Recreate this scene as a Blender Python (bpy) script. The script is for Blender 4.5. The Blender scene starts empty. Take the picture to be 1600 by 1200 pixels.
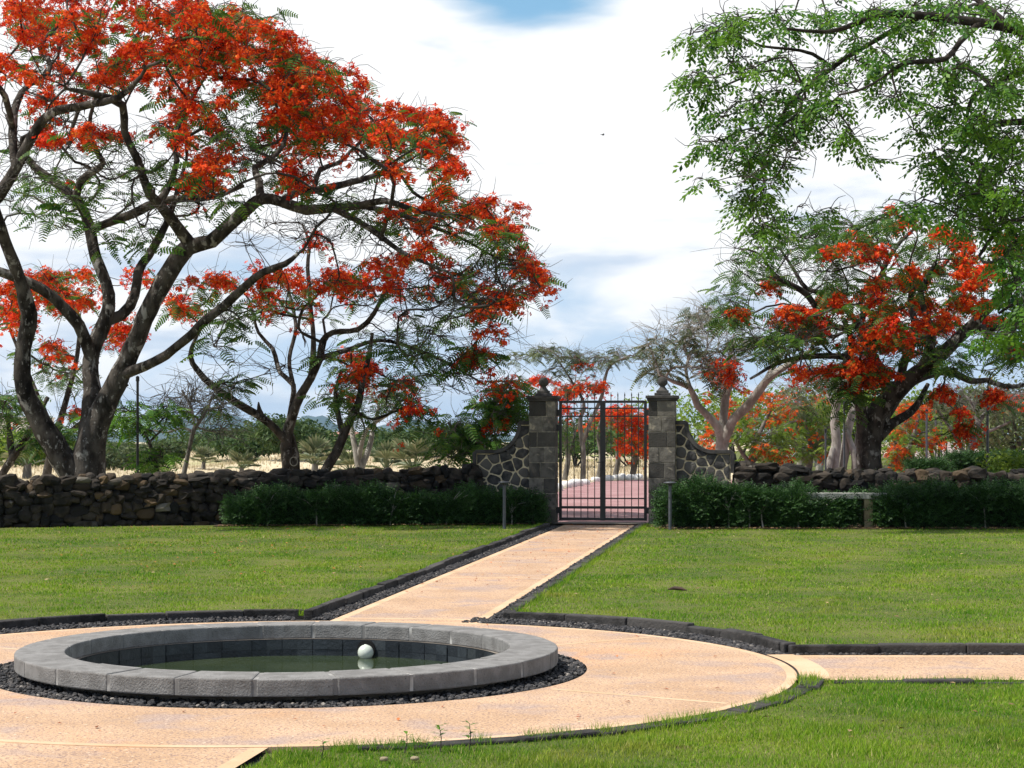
import bpy, bmesh, math, random
import numpy as np
from mathutils import Vector
rng = np.random.default_rng(7); random.seed(7)
SC = bpy.context.scene; COL = SC.collection
R = math.radians
# ------------------------------------------------------------------ camera
F = 3000.0; HC = 1.6; HZ = 690.0           # focal length in photo pixels, eye height, horizon row
cd = bpy.data.cameras.new('camera'); cam = bpy.data.objects.new('camera', cd); COL.objects.link(cam)
cam.location = (0, 0, HC); cam.rotation_euler = (R(90), 0, 0)
cd.sensor_width = 36; cd.lens = 36 * F / 1600; cd.shift_y = (HZ - 600) / 1600
cd.clip_start = .1; cd.clip_end = 60000
SC.camera = cam
SC.view_settings.view_transform = 'Standard'; SC.view_settings.look = 'None'
SC.view_settings.exposure = .27; SC.view_settings.gamma = 1
SC.cycles.max_bounces = 6; SC.cycles.transparent_max_bounces = 8; SC.cycles.volume_bounces = 0
# ------------------------------------------------------------------ sun and sky
SUN = Vector((-.56, -.16, 1.0)).normalized()
sl = bpy.data.lights.new('sun', 'SUN'); sl.energy = 4.9; sl.angle = R(.6); sl.color = (1, .95, .86)
so = bpy.data.objects.new('sun', sl); COL.objects.link(so)
so.rotation_euler = SUN.to_track_quat('Z', 'Y').to_euler()
W = bpy.data.worlds.new('World'); SC.world = W; W.use_nodes = True
nt = W.node_tree; nt.nodes.clear()
def nd(nt, typ, **kw):
    n = nt.nodes.new(typ)
    for k, v in kw.items():
        if k.startswith('i_'):
            key = k[2:]; key = int(key) if key.isdigit() else key.replace('_', ' ')
            n.inputs[key].default_value = v
        else: setattr(n, k, v)
    return n
def mth(nt, op, a, b=None, c=None, clamp=False):
    n = nt.nodes.new('ShaderNodeMath'); n.operation = op; n.use_clamp = clamp
    for i, v in enumerate((a, b, c)):
        if v is None: continue
        if isinstance(v, (int, float)): n.inputs[i].default_value = v
        else: nt.links.new(v, n.inputs[i])
    return n.outputs[0]
def mrange(nt, v, a, b, c=0., d=1., smooth=True):
    n = nt.nodes.new('ShaderNodeMapRange'); n.interpolation_type = 'SMOOTHSTEP' if smooth else 'LINEAR'
    nt.links.new(v, n.inputs[0])
    for i, x in enumerate((a, b, c, d)): n.inputs[i + 1].default_value = x
    return n.outputs[0]
def mix(nt, f, a, b, blend='MIX'):
    n = nt.nodes.new('ShaderNodeMix'); n.data_type = 'RGBA'; n.blend_type = blend
    for s, v in ((0, f), (6, a), (7, b)):
        if isinstance(v, (int, float)): n.inputs[s].default_value = v
        elif isinstance(v, tuple): n.inputs[s].default_value = (*v[:3], 1)
        else: nt.links.new(v, n.inputs[s])
    return n.outputs[2]
def noise(nt, vec, scale, detail=5, rough=.55, dist=0.):
    n = nt.nodes.new('ShaderNodeTexNoise'); n.inputs['Scale'].default_value = scale
    n.inputs['Detail'].default_value = detail; n.inputs['Roughness'].default_value = rough; n.inputs['Distortion'].default_value = dist
    if vec is not None: nt.links.new(vec, n.inputs['Vector'])
    return n.outputs[0]
sky = nd(nt, 'ShaderNodeTexSky', sky_type='NISHITA', sun_disc=False)
sky.sun_elevation = math.asin(SUN.z); sky.sun_rotation = math.atan2(SUN.x, SUN.y)
sky.air_density = 1.0; sky.dust_density = .6
tc = nd(nt, 'ShaderNodeTexCoord'); sep = nd(nt, 'ShaderNodeSeparateXYZ'); nt.links.new(tc.outputs['Generated'], sep.inputs[0])
dx, dy, dz = sep.outputs
mp = nd(nt, 'ShaderNodeMapping'); mp.inputs['Scale'].default_value = (1, 1, 2.9); nt.links.new(tc.outputs['Generated'], mp.inputs[0])
n1 = noise(nt, mp.outputs[0], 6.0, 7, .5, .3)
mp2 = nd(nt, 'ShaderNodeMapping'); mp2.inputs['Scale'].default_value = (1, 1, 4); mp2.inputs['Location'].default_value = (3.1, 1.7, .4); nt.links.new(tc.outputs['Generated'], mp2.inputs[0])
n2 = noise(nt, mp2.outputs[0], 10, 6, .48, .2)
skyc = mix(nt, 1.0, sky.outputs[0], (.1, .1, .1), 'MULTIPLY')
# cloud cover: an almost closed sheet ahead with thin holes, more broken low down; open blue behind the viewer
low = mrange(nt, dz, .03, .125)                     # 0 at the horizon, 1 above
thr = mth(nt, 'SUBTRACT', mth(nt, 'MULTIPLY_ADD', low, -.26, .52), mrange(nt, dz, .034, .012, 0., .16))
cov = mrange(nt, mth(nt, 'SUBTRACT', n1, thr), -.07, .07)
hole = mth(nt, 'ADD', mth(nt, 'POWER', mth(nt, 'MULTIPLY', mth(nt, 'SUBTRACT', dx, .012), 1 / .042), 2.0),
           mth(nt, 'POWER', mth(nt, 'MULTIPLY', mth(nt, 'SUBTRACT', dz, .232), 1 / .019), 2.0))
hole = mth(nt, 'ADD', hole, mth(nt, 'MULTIPLY', mth(nt, 'SUBTRACT', n2, .5), 4.5))
holem = mrange(nt, hole, .2, 2.1)
cov = mth(nt, 'MULTIPLY', cov, holem)
front = mrange(nt, dy, -.25, .55)
cov = mth(nt, 'MULTIPLY', cov, mth(nt, 'MULTIPLY_ADD', front, .65, .35))
shade = mrange(nt, mth(nt, 'ADD', n2, mth(nt, 'MULTIPLY', mrange(nt, dz, .05, .15), .15)), .39, .58)
cloud = mix(nt, shade, (.56, .65, .77), (.92, .925, .93))
zen = mrange(nt, dz, .25, .9)
cloud = mix(nt, mth(nt, 'MULTIPLY', zen, .85), cloud, (.42, .47, .55))
blue = mix(nt, mrange(nt, dz, .0, .25), (.55, .67, .81), (.22, .44, .66))
skyc2 = mix(nt, mth(nt, 'MULTIPLY', front, mrange(nt, dz, .5, .2)), skyc, blue)
allc = mix(nt, cov, skyc2, cloud)
bg = nd(nt, 'ShaderNodeBackground'); bg.inputs[1].default_value = 1.0
nt.links.new(allc, bg.inputs[0]); wo = nd(nt, 'ShaderNodeOutputWorld'); nt.links.new(bg.outputs[0], wo.inputs[0])
# ------------------------------------------------------------------ helpers
def at(px, py, Y): return np.array(((px - 800) / F * Y, Y, HC - (py - HZ) / F * Y))
def tag(o, label=None, cat=None, group=None, kind=None):
    if label: o['label'] = label
    if cat: o['category'] = cat
    if group: o['group'] = group
    if kind: o['kind'] = kind
    return o
def empty(name, loc=(0, 0, 0), rz=0, **kw):
    o = bpy.data.objects.new(name, None); COL.objects.link(o); o.location = tuple(loc); o.rotation_euler = (0, 0, rz)
    o.empty_display_size = .2
    return tag(o, **kw)
class MB:
    def __init__(s): s.V = []; s.L = []; s.S = []; s.M = []; s.n = 0
    def add(s, V, Fc, m=0):
        V = np.asarray(V, float).reshape(-1, 3); Fc = np.asarray(Fc, int)
        s.V.append(V); s.L.append((Fc + s.n).ravel()); s.S.append(np.full(len(Fc), Fc.shape[1])); s.M.append(np.full(len(Fc), m)); s.n += len(V); return s
    def poly(s, V, m=0): return s.add(V, [list(range(len(V)))], m)
    def box(s, c, d, rz=0, m=0, j=0):
        B = np.array([(x, y, z) for z in (-1, 1) for y in (-1, 1) for x in (-1, 1)], float) * np.array(d) / 2
        if j: B = B + rng.uniform(-j, j, B.shape)
        if rz: B[:, :2] = B[:, :2] @ np.array([[math.cos(rz), math.sin(rz)], [-math.sin(rz), math.cos(rz)]])
        return s.add(B + np.array(c), [(0, 2, 3, 1), (4, 5, 7, 6), (0, 1, 5, 4), (1, 3, 7, 5), (3, 2, 6, 7), (2, 0, 4, 6)], m)
    def lathe(s, prof, c=(0, 0, 0), n=24, m=0):
        a = np.arange(n) * 2 * math.pi / n; V = []
        for r, z in prof: V.append(np.stack([r * np.cos(a), r * np.sin(a), np.full(n, z)], 1))
        V = np.concatenate(V) + np.array(c); Q = []
        for i in range(len(prof) - 1):
            for k in range(n): Q.append((i * n + k, i * n + (k + 1) % n, (i + 1) * n + (k + 1) % n, (i + 1) * n + k))
        return s.add(V, Q, m)
    def tube(s, P, r, n=6, bump=0., m=0):
        P = np.asarray(P, float); r = np.broadcast_to(np.asarray(r, float), (len(P),)); k = len(P)
        T = np.gradient(P, axis=0); T /= np.linalg.norm(T, axis=1)[:, None] + 1e-9
        N = np.cross(T[0], (0, 0, 1.) if abs(T[0][2]) < .9 else (1., 0, 0)); N /= np.linalg.norm(N); NN = [N]
        for i in range(1, k):
            N = N - T[i] * (N @ T[i]); N = N / (np.linalg.norm(N) + 1e-9); NN.append(N)
        NN = np.array(NN); Bn = np.cross(T, NN); a = np.arange(n) * 2 * math.pi / n
        rr = r[:, None] * np.ones((1, n))
        if bump:
            ph = rng.uniform(0, 6.28, 6)
            t = np.cumsum(np.r_[0, np.linalg.norm(np.diff(P, axis=0), axis=1)])[:, None]
            rr = rr * (1 + bump * (np.sin(2 * a[None] + ph[0] + t * 1.3) * .5 + np.sin(3 * a[None] + ph[1] - t * 2.1) * .5 + np.sin(t * 5.3 + ph[2] + a[None]) * .4 + np.sin(t * 9 + ph[3] - a * 2) * .3))
        V = P[:, None] + rr[..., None] * (np.cos(a)[None, :, None] * NN[:, None] + np.sin(a)[None, :, None] * Bn[:, None])
        i = np.arange(k - 1)[:, None] * n; j = np.arange(n)[None]; j2 = (j + 1) % n
        Q = np.stack([i + j, i + j2, i + n + j2, i + n + j], -1).reshape(-1, 4)
        s.add(V.reshape(-1, 3), Q, m)
        if n > 3: s.poly(V[-1], m); s.poly(V[0][::-1], m)
        return s
    def inst(s, pV, pF, M, T, m=0):
        pV = np.asarray(pV); pF = np.asarray(pF); n = len(T)
        V = np.einsum('nij,kj->nki', M, pV) + np.asarray(T)[:, None]
        Fc = (pF[None] + (np.arange(n) * len(pV))[:, None, None]).reshape(-1, pF.shape[1])
        return s.add(V.reshape(-1, 3), Fc, m)
    def build(s, name, mats, parent=None, smooth=False, base=(0, 0, 0)):
        V = np.concatenate(s.V) - np.array(base); L = np.concatenate(s.L); S = np.concatenate(s.S); M = np.concatenate(s.M)
        me = bpy.data.meshes.new(name)
        me.vertices.add(len(V)); me.vertices.foreach_set('co', V.ravel().astype(np.float32))
        me.loops.add(len(L)); me.loops.foreach_set('vertex_index', L.astype(np.int32))
        me.polygons.add(len(S)); st = np.r_[0, np.cumsum(S)[:-1]]
        me.polygons.foreach_set('loop_start', st.astype(np.int32)); me.polygons.foreach_set('loop_total', S.astype(np.int32))
        me.polygons.foreach_set('material_index', M.astype(np.int32))
        me.polygons.foreach_set('use_smooth', np.full(len(S), bool(smooth)))
        me.update(calc_edges=True)
        for mt in (mats if isinstance(mats, (list, tuple)) else [mats]): me.materials.append(mt)
        o = bpy.data.objects.new(name, me); COL.objects.link(o)
        if parent: o.parent = parent
        return o
def bevel(o, w, seg=2):
    b = o.modifiers.new('bevel', 'BEVEL'); b.width = w; b.segments = seg; b.limit_method = 'ANGLE'; b.angle_limit = R(40); return o
def rot(yaw, pitch=0, roll=0, sc=1):
    yaw, pitch, roll, sc = np.broadcast_arrays(*(np.atleast_1d(x).astype(float) for x in (yaw, pitch, roll, sc)))
    cy, sy, cp, sp, cr, sr = np.cos(yaw), np.sin(yaw), np.cos(pitch), np.sin(pitch), np.cos(roll), np.sin(roll)
    z = np.zeros_like(cy); o = z + 1
    Z = np.stack([cy, -sy, z, sy, cy, z, z, z, o], -1).reshape(-1, 3, 3)
    Yp = np.stack([cp, z, -sp, z, o, z, sp, z, cp], -1).reshape(-1, 3, 3)   # + pitch lifts +X
    X = np.stack([o, z, z, z, cr, -sr, z, sr, cr], -1).reshape(-1, 3, 3)
    return (Z @ Yp @ X) * sc[:, None, None]
U = rng.uniform
# ------------------------------------------------------------------ materials
def pm(name, c1, c2, scale=4, detail=6, rough=.8, isl=None, bump=0, bscale=30, transl=0, spec=.3, patch=(), lo=.35, hi=.65, stretch=None):
    m = bpy.data.materials.new(name); m.use_nodes = True; t = m.node_tree; t.nodes.clear()
    tcn = nd(t, 'ShaderNodeTexCoord'); v = tcn.outputs['Object']
    if stretch:
        mpn = nd(t, 'ShaderNodeMapping'); mpn.inputs['Scale'].default_value = stretch; t.links.new(v, mpn.inputs[0]); v = mpn.outputs[0]
    c = mix(t, mrange(t, noise(t, v, scale, detail), lo, hi), c1, c2)
    for (pc, ps, a, b) in patch:
        c = mix(t, mrange(t, noise(t, v, ps, 5, .6, .3), a, b), c, pc)
    if isl:
        g = nd(t, 'ShaderNodeNewGeometry'); rp = g.outputs['Random Per Island']
        for k, (ic, a, b) in enumerate(isl):
            rk = mth(t, 'FRACT', mth(t, 'MULTIPLY', rp, 7.13 * k + 1.0))
            c = mix(t, mrange(t, rk, a, b, smooth=False), c, ic)
    p = nd(t, 'ShaderNodeBsdfPrincipled'); t.links.new(c, p.inputs['Base Color']); p.inputs['Roughness'].default_value = rough
    p.inputs['Specular IOR Level'].default_value = spec
    out = nd(t, 'ShaderNodeOutputMaterial'); sh = p.outputs[0]
    if bump:
        bn = nd(t, 'ShaderNodeBump'); bn.inputs['Strength'].default_value = bump; bn.inputs['Distance'].default_value = .02
        t.links.new(noise(t, v, bscale, 6, .6), bn.inputs['Height']); t.links.new(bn.outputs[0], p.inputs['Normal'])
    if transl:
        tr = nd(t, 'ShaderNodeBsdfTranslucent'); t.links.new(c, tr.inputs[0]); ms = nd(t, 'ShaderNodeMixShader'); ms.inputs[0].default_value = transl
        t.links.new(p.outputs[0], ms.inputs[1]); t.links.new(tr.outputs[0], ms.inputs[2]); sh = ms.outputs[0]
    t.links.new(sh, out.inputs[0]); return m
M = {}
M['bark'] = pm('dark_bark', (.024, .020, .017), (.085, .075, .066), 5, 9, .95, spec=.1, bump=1, bscale=22, patch=[((.008, .007, .006), 1.6, .52, .70), ((.26, .25, .235), 4.2, .57, .66), ((.24, .23, .215), 13, .60, .68)], stretch=(1, 1, .6))
M['bark_dark'] = pm('dark_grey_bark', (.018, .015, .012), (.055, .047, .040), 5, 9, .95, spec=.1, bump=1, bscale=22, stretch=(1, 1, .6))  # dark grey bark colour for the tree hanging in at upper right
M['bark_grey'] = pm('grey_bark', (.10, .09, .08), (.21, .195, .175), 5, 9, .9, bump=.8, bscale=25, patch=[((.05, .045, .04), 3, .58, .72)], stretch=(1, 1, .5))
M['bark_pale'] = pm('pale_bark', (.20, .185, .16), (.36, .34, .31), 5, 9, .9, bump=.7, bscale=25, patch=[((.10, .09, .08), 2.5, .58, .72)], stretch=(1, 1, .5))
M['twig'] = pm('twig_bark', (.030, .026, .023), (.095, .085, .076), 3, 4, .95, spec=.1)
M['flower'] = pm('scarlet_petals', (.70, .036, .009), (.80, .105, .014), 1.1, 5, .6, isl=[((.46, .012, .006), .58, 1.0), ((.92, .30, .035), .84, 1.0)], transl=.32, spec=.1)
M['flower_orange'] = pm('orange_petals', (.66, .075, .010), (.75, .17, .018), 1.0, 5, .55, isl=[((.60, .028, .010), .6, 1.0), ((.80, .30, .03), .85, 1.0)], transl=.38, spec=.2)
M['frond'] = pm('feathery_leaf', (.030, .095, .018), (.065, .155, .024), .9, 4, .55, isl=[((.13, .23, .03), .5, 1.0), ((.22, .21, .03), .95, 1.0)], transl=.45)
M['frond_bright'] = pm('bright_feathery_leaf', (.055, .16, .025), (.10, .24, .035), .9, 4, .55, isl=[((.18, .30, .04), .5, 1.0), ((.03, .09, .018), .7, 1.0)], transl=.45)
M['leaf'] = pm('green_leaf', (.050, .16, .020), (.125, .26, .024), .45, 4, .5, isl=[((.17, .32, .03), .5, 1.0), ((.012, .05, .018), .75, 1.0)], transl=.45)
M['leaf_yellow'] = pm('yellow_green_leaf', (.12, .23, .022), (.25, .33, .04), .5, 4, .55, isl=[((.05, .11, .02), .5, 1.0)], transl=.4)
M['leaf_olive'] = pm('olive_leaf', (.045, .075, .028), (.10, .13, .055), .3, 4, .6, isl=[((.15, .17, .07), .6, 1.0)], transl=.3)
M['shrub'] = pm('shrub_leaf', (.022, .058, .016), (.055, .10, .026), .35, 4, .6, isl=[((.10, .15, .04), .6, 1.0)], transl=.25)
M['palm'] = pm('palm_leaf', (.10, .14, .065), (.20, .23, .12), .6, 3, .5, isl=[((.30, .30, .18), .6, 1.0)], transl=.2)
M['hedge'] = pm('hedge_leaf', (.018, .056, .012), (.040, .10, .020), 2.2, 4, .6, isl=[((.06, .15, .03), .5, 1.0), ((.006, .022, .008), .6, 1.0)], transl=.25)
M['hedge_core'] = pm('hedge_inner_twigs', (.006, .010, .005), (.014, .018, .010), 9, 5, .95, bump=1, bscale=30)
M['lava'] = pm('lava_rock', (.014, .012, .010), (.055, .044, .034), 5, 8, .9, isl=[((.105, .070, .038), .72, 1.0), ((.008, .008, .008), .45, 1.0), ((.16, .145, .12), .96, 1.0)], bump=.8, bscale=28, patch=[((.20, .20, .18), 6, .66, .78)])
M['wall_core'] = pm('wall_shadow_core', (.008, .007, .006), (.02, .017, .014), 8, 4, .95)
M['basalt'] = pm('basalt_block', (.075, .069, .060), (.19, .175, .15), 7, 9, .9, isl=[((.20, .185, .155), .6, 1.0), ((.038, .036, .033), .5, 1.0)], bump=.7, bscale=40, patch=[((.42, .37, .28), 5, .60, .70), ((.03, .028, .026), 2.4, .58, .75)])
M['basalt_plain'] = pm('basalt_coping', (.042, .039, .037), (.085, .080, .076), 6, 8, .9, bump=.5, bscale=45, patch=[((.018, .017, .016), 3, .55, .75)])
M['rubble'] = pm('rubble_stone', (.026, .026, .027), (.09, .086, .082), 6, 9, .85, isl=[((.12, .112, .10), .6, 1.0)], bump=.7, bscale=35, patch=[((.16, .14, .11), 9, .66, .76)])
M['mortar'] = pm('cream_mortar', (.48, .40, .26), (.64, .56, .39), 14, 7, .95, bump=.6, bscale=60)
M['pillar_mortar'] = pm('weathered_mortar', (.20, .18, .14), (.36, .32, .25), 14, 6, .95, bump=.4, bscale=60)
M['iron'] = pm('black_iron', (.007, .007, .008), (.014, .014, .016), 20, 4, .42, spec=.5)
M['steel'] = pm('grey_painted_post', (.055, .062, .075), (.08, .088, .10), 12, 4, .5, spec=.4)
M['concrete'] = pm('exposed_aggregate', (.45, .29, .175), (.57, .385, .25), 1.3, 8, .85, bump=.35, bscale=90, lo=.3, hi=.7,
                   patch=[((.60, .32, .16), .55, .54, .74), ((.40, .295, .245), 1.5, .50, .66), ((.20, .13, .115), 62, .535, .60), ((.28, .19, .165), 28, .60, .68), ((.66, .50, .37), 40, .60, .66), ((.34, .25, .19), .75, .62, .78)])
M['concrete_edge'] = pm('smooth_concrete', (.53, .355, .215), (.62, .435, .285), 2.0, 8, .85, bump=.15, bscale=70, patch=[((.58, .33, .18), .8, .58, .75), ((.30, .21, .18), 60, .62, .68), ((.48, .30, .19), 3.3, .58, .75)])
M['rim'] = pm('pond_rim_stone', (.165, .16, .155), (.235, .23, .225), 9, 10, .88, isl=[((.14, .135, .135), .3, 1.0)], bump=.55, bscale=80, patch=[((.09, .09, .09), 70, .60, .70), ((.28, .275, .27), 4, .6, .8)])
M['rim_joint'] = pm('pale_joint', (.19, .185, .18), (.46, .45, .43), 5, 5, .9, lo=.45, hi=.65)
M['basin'] = pm('wet_basin_tile', (.014, .018, .024), (.034, .042, .050), 5, 8, .35, isl=[((.042, .050, .056), .6, 1.0), ((.010, .013, .018), .5, 1.0)], bump=.25, bscale=30, spec=.5)
M['base'] = pm('stained_base', (.10, .085, .07), (.19, .165, .14), 4, 8, .9, bump=.4, bscale=40)
M['gravel'] = pm('black_gravel', (.018, .018, .020), (.05, .05, .054), 8, 5, .8, isl=[((.11, .10, .095), .6, 1.0), ((.30, .27, .24), .96, 1.0)])
M['gravel_bed'] = pm('gravel_bed', (.012, .012, .013), (.04, .039, .040), 40, 6, .95, bump=1, bscale=60)
M['kerb'] = pm('kerb_basalt', (.016, .015, .015), (.050, .047, .046), 7, 8, .9, isl=[((.075, .07, .066), .5, 1.0)], bump=.7, bscale=40, patch=[((.14, .13, .12), 10, .66, .76)])
M['soil'] = pm('dry_soil', (.05, .032, .02), (.10, .065, .040), 6, 8, .95, bump=.8, bscale=40)
M['white'] = pm('whitewash', (.70, .69, .66), (.82, .81, .79), 6, 5, .8, bump=.2, bscale=30)
M['litter'] = pm('fallen_leaf', (.16, .09, .035), (.32, .22, .10), 2, 3, .7, isl=[((.50, .40, .22), .7, 1.0), ((.06, .035, .02), .6, 1.0)])
M['petal'] = pm('fallen_petals', (.45, .10, .03), (.55, .18, .05), 3, 3, .7, isl=[((.25, .07, .03), .4, 1.0)])
M['globe'] = pm('white_globe', (.52, .57, .50), (.64, .68, .61), 8, 4, .35, spec=.5)
M['dark_hole'] = pm('dark_pipe', (.006, .006, .007), (.012, .012, .013), 8, 3, .8)
M['slab'] = pm('bench_stone', (.20, .205, .185), (.32, .32, .29), 7, 7, .8, bump=.3, bscale=50)
M['slab_leg'] = pm('bench_leg_stone', (.20, .16, .10), (.34, .28, .18), 7, 7, .85, bump=.3, bscale=50)
M['carpaint'] = pm('white_car_paint', (.74, .75, .76), (.78, .79, .80), 3, 2, .25, spec=.6)
M['glass'] = pm('dark_car_glass', (.02, .025, .03), (.03, .035, .04), 3, 2, .08, spec=.8)
M['rubber'] = pm('tyre_rubber', (.012, .012, .012), (.02, .02, .02), 9, 3, .85)
M['plaster'] = pm('pale_plaster', (.62, .56, .53), (.72, .66, .62), 2, 5, .9)
M['roof'] = pm('faded_roof', (.42, .20, .16), (.5, .27, .22), 2, 5, .85)
M['straw'] = pm('dry_straw', (.46, .38, .24), (.62, .53, .36), .25, 6, .9, isl=[((.72, .62, .44), .5, 1.0), ((.26, .20, .11), .6, 1.0)], transl=.2, patch=[((.26, .30, .06), .05, .57, .64)])
M['pod'] = pm('brown_pod', (.035, .02, .014), (.06, .035, .022), 5, 3, .7)
M['hill'] = pm('wooded_hill', (.030, .052, .038), (.06, .080, .055), .004, 8, .95)
GR = dict(scale=.55, detail=8, rough=.8)
M['lawn'] = pm('lawn_soil', (.07, .095, .016), (.13, .14, .03), .55, 8, .9, bump=1, bscale=45, patch=[((.14, .125, .045), 1.1, .60, .74), ((.045, .030, .015), 2.6, .66, .74)])
M['blade'] = pm('grass_blade', (.105, .275, .014), (.235, .39, .026), .55, 6, .6, isl=[((.36, .46, .05), .5, 1.0), ((.055, .16, .012), .6, 1.0), ((.56, .50, .22), .91, 1.0)], transl=.4, spec=.1, patch=[((.36, .36, .06), .8, .50, .72), ((.40, .33, .13), 1.7, .60, .72), ((.075, .20, .012), 1.25, .56, .70), ((.12, .09, .035), 2.6, .64, .72)])
# brick road
def brick_mat():
    m = bpy.data.materials.new('red_paver'); m.use_nodes = True; t = m.node_tree; p = t.nodes['Principled BSDF']
    v = nd(t, 'ShaderNodeTexCoord').outputs['Object']; b = nd(t, 'ShaderNodeTexBrick'); t.links.new(v, b.inputs['Vector'])
    b.inputs['Scale'].default_value = 2.2; b.inputs['Color1'].default_value = (.25, .10, .105, 1); b.inputs['Color2'].default_value = (.34, .165, .165, 1); b.inputs['Mortar'].default_value = (.15, .10, .10, 1)
    c = mix(t, mrange(t, noise(t, v, .8, 6), .35, .7), b.outputs[0], (.36, .21, .21)); t.links.new(c, p.inputs['Base Color']); p.inputs['Roughness'].default_value = .85
    return m
M['brick'] = brick_mat()
def field_mat():
    return pm('dry_field', (.40, .33, .21), (.58, .49, .34), .12, 9, .95, bump=1, bscale=4, patch=[((.22, .27, .055), .035, .56, .66), ((.28, .20, .11), .3, .62, .75)])
M['field'] = field_mat()
def water_mat():
    m = pm('murky_water', (.030, .046, .020), (.045, .062, .028), 1.2, 4, .04, spec=.5, bump=.05, bscale=5)
    return m
M['water'] = water_mat()
# ------------------------------------------------------------------ small prototypes
def quadleaf(L, w, droop=.15):   # a bent leaflet along +X: two quads sharing a rib
    V = [(0, -w * .15, 0), (0, w * .15, 0), (L * .5, w * .5, 0), (L * .5, -w * .5, 0), (L, 0, -droop * L)]
    return np.array(V, float)
def frond_proto(L=.34, pairs=8, pl=.095, pw=.034):
    V = []; Q = []
    for i in range(pairs):
        t = (i + .7) / pairs; x = L * t; z = -.35 * L * t * t; l = pl * (1 - .55 * t) * (.6 + .8 * min(1, 3 * t))
        for s in (-1, 1):
            k = len(V); V += [(x - pw / 2, 0, z), (x + pw / 2, 0, z), (x + pw / 2 + .012, s * l, z - .03), (x - pw / 2 + .016, s * l, z - .03)]
            Q.append((k, k + 1, k + 2, k + 3) if s > 0 else (k + 3, k + 2, k + 1, k))
    return np.array(V), np.array(Q)
def compound_proto(n=8, L=.22, ll=.082, lw=.046):
    V = []; Q = []
    for i in range(n):
        t = (i + 1) / n; s = 1 if i % 2 else -1; a = s * U(.7, 1.2) if i < n - 1 else 0; x = L * t; z = -.4 * L * t * t
        d = np.array((math.cos(a), math.sin(a), -U(.2, .7))); sd = np.array((-math.sin(a), math.cos(a), U(-.3, .3)))
        b = np.array((x, 0, z)); k = len(V)
        V += [b, b + d * ll * .5 + sd * lw * .5, b + d * ll, b + d * ll * .5 - sd * lw * .5]; Q.append((k, k + 3, k + 2, k + 1))
    return np.array(V), np.array(Q)
def bloom_proto(n=8, rad=.13, pet=.052):
    V = []; Q = []
    for i in range(n):
        c = rng.normal(size=3) * (rad * .6, rad * .6, rad * .4)
        ax = c + (0, 0, rad * .5); ax /= np.linalg.norm(ax) + 1e-6
        s = np.cross(ax, (.3, .5, .8)); s /= np.linalg.norm(s); q = np.cross(ax, s); a0 = U(0, 6)
        for k in range(4):
            a = a0 + k * 1.57 + U(-.2, .2); d = s * math.cos(a) + q * math.sin(a); e = np.cross(ax, d); kk = len(V); up = ax * U(-.02, .025)
            V += [c, c + d * pet * .6 + e * pet * .42, c + d * pet + up, c + d * pet * .6 - e * pet * .42]; Q.append((kk, kk + 1, kk + 2, kk + 3))
    return np.array(V), np.array(Q)
def sprig_proto(n=10, L=.2, l=.042, w=.020):
    V = []; Q = []
    for i in range(n):
        t = (i + .5) / n; a = (1 if i % 2 else -1) * U(.6, 1.3); b = np.array((L * t, 0, .1 * L * t)); d = np.array((math.cos(a), math.sin(a), U(-.4, .5))); e = np.array((-math.sin(a), math.cos(a), U(-.5, .5)))
        k = len(V); V += [b, b + d * l * .5 + e * w * .5, b + d * l, b + d * l * .5 - e * w * .5]; Q.append((k, k + 1, k + 2, k + 3))
    return np.array(V), np.array(Q)
FROND = [frond_proto(), frond_proto(.30, 7, .085, .028)]
COMP = [compound_proto(), compound_proto(7, .2), compound_proto(11, .32)]
BLOOM = [bloom_proto() for _ in range(4)]
SPRIG = [sprig_proto() for _ in range(3)]
def ico(sub=1):
    bm = bmesh.new(); bmesh.ops.create_icosphere(bm, subdivisions=sub, radius=1)
    V = np.array([v.co[:] for v in bm.verts]); Q = np.array([[v.index for v in f.verts] for f in bm.faces]); bm.free(); return V, Q
ICO1, ICO2, ICO3 = ico(1), ico(2), ico(3)
def rockV(box=.6, j=.2, base=ICO2):
    V = base[0].copy(); p = np.sign(V) * np.abs(V) ** box; V = V * (1 - .6) + .6 * p
    ph = U(0, 6.28, 9).reshape(3, 3)
    n = sum(np.sin(V @ rng.normal(size=3) * 2.4 + ph[i, 0]) for i in range(3)) / 3
    V = V * (1 + j * n[:, None]) + rng.normal(size=V.shape) * j * .18
    return V * .5 / .9
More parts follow.
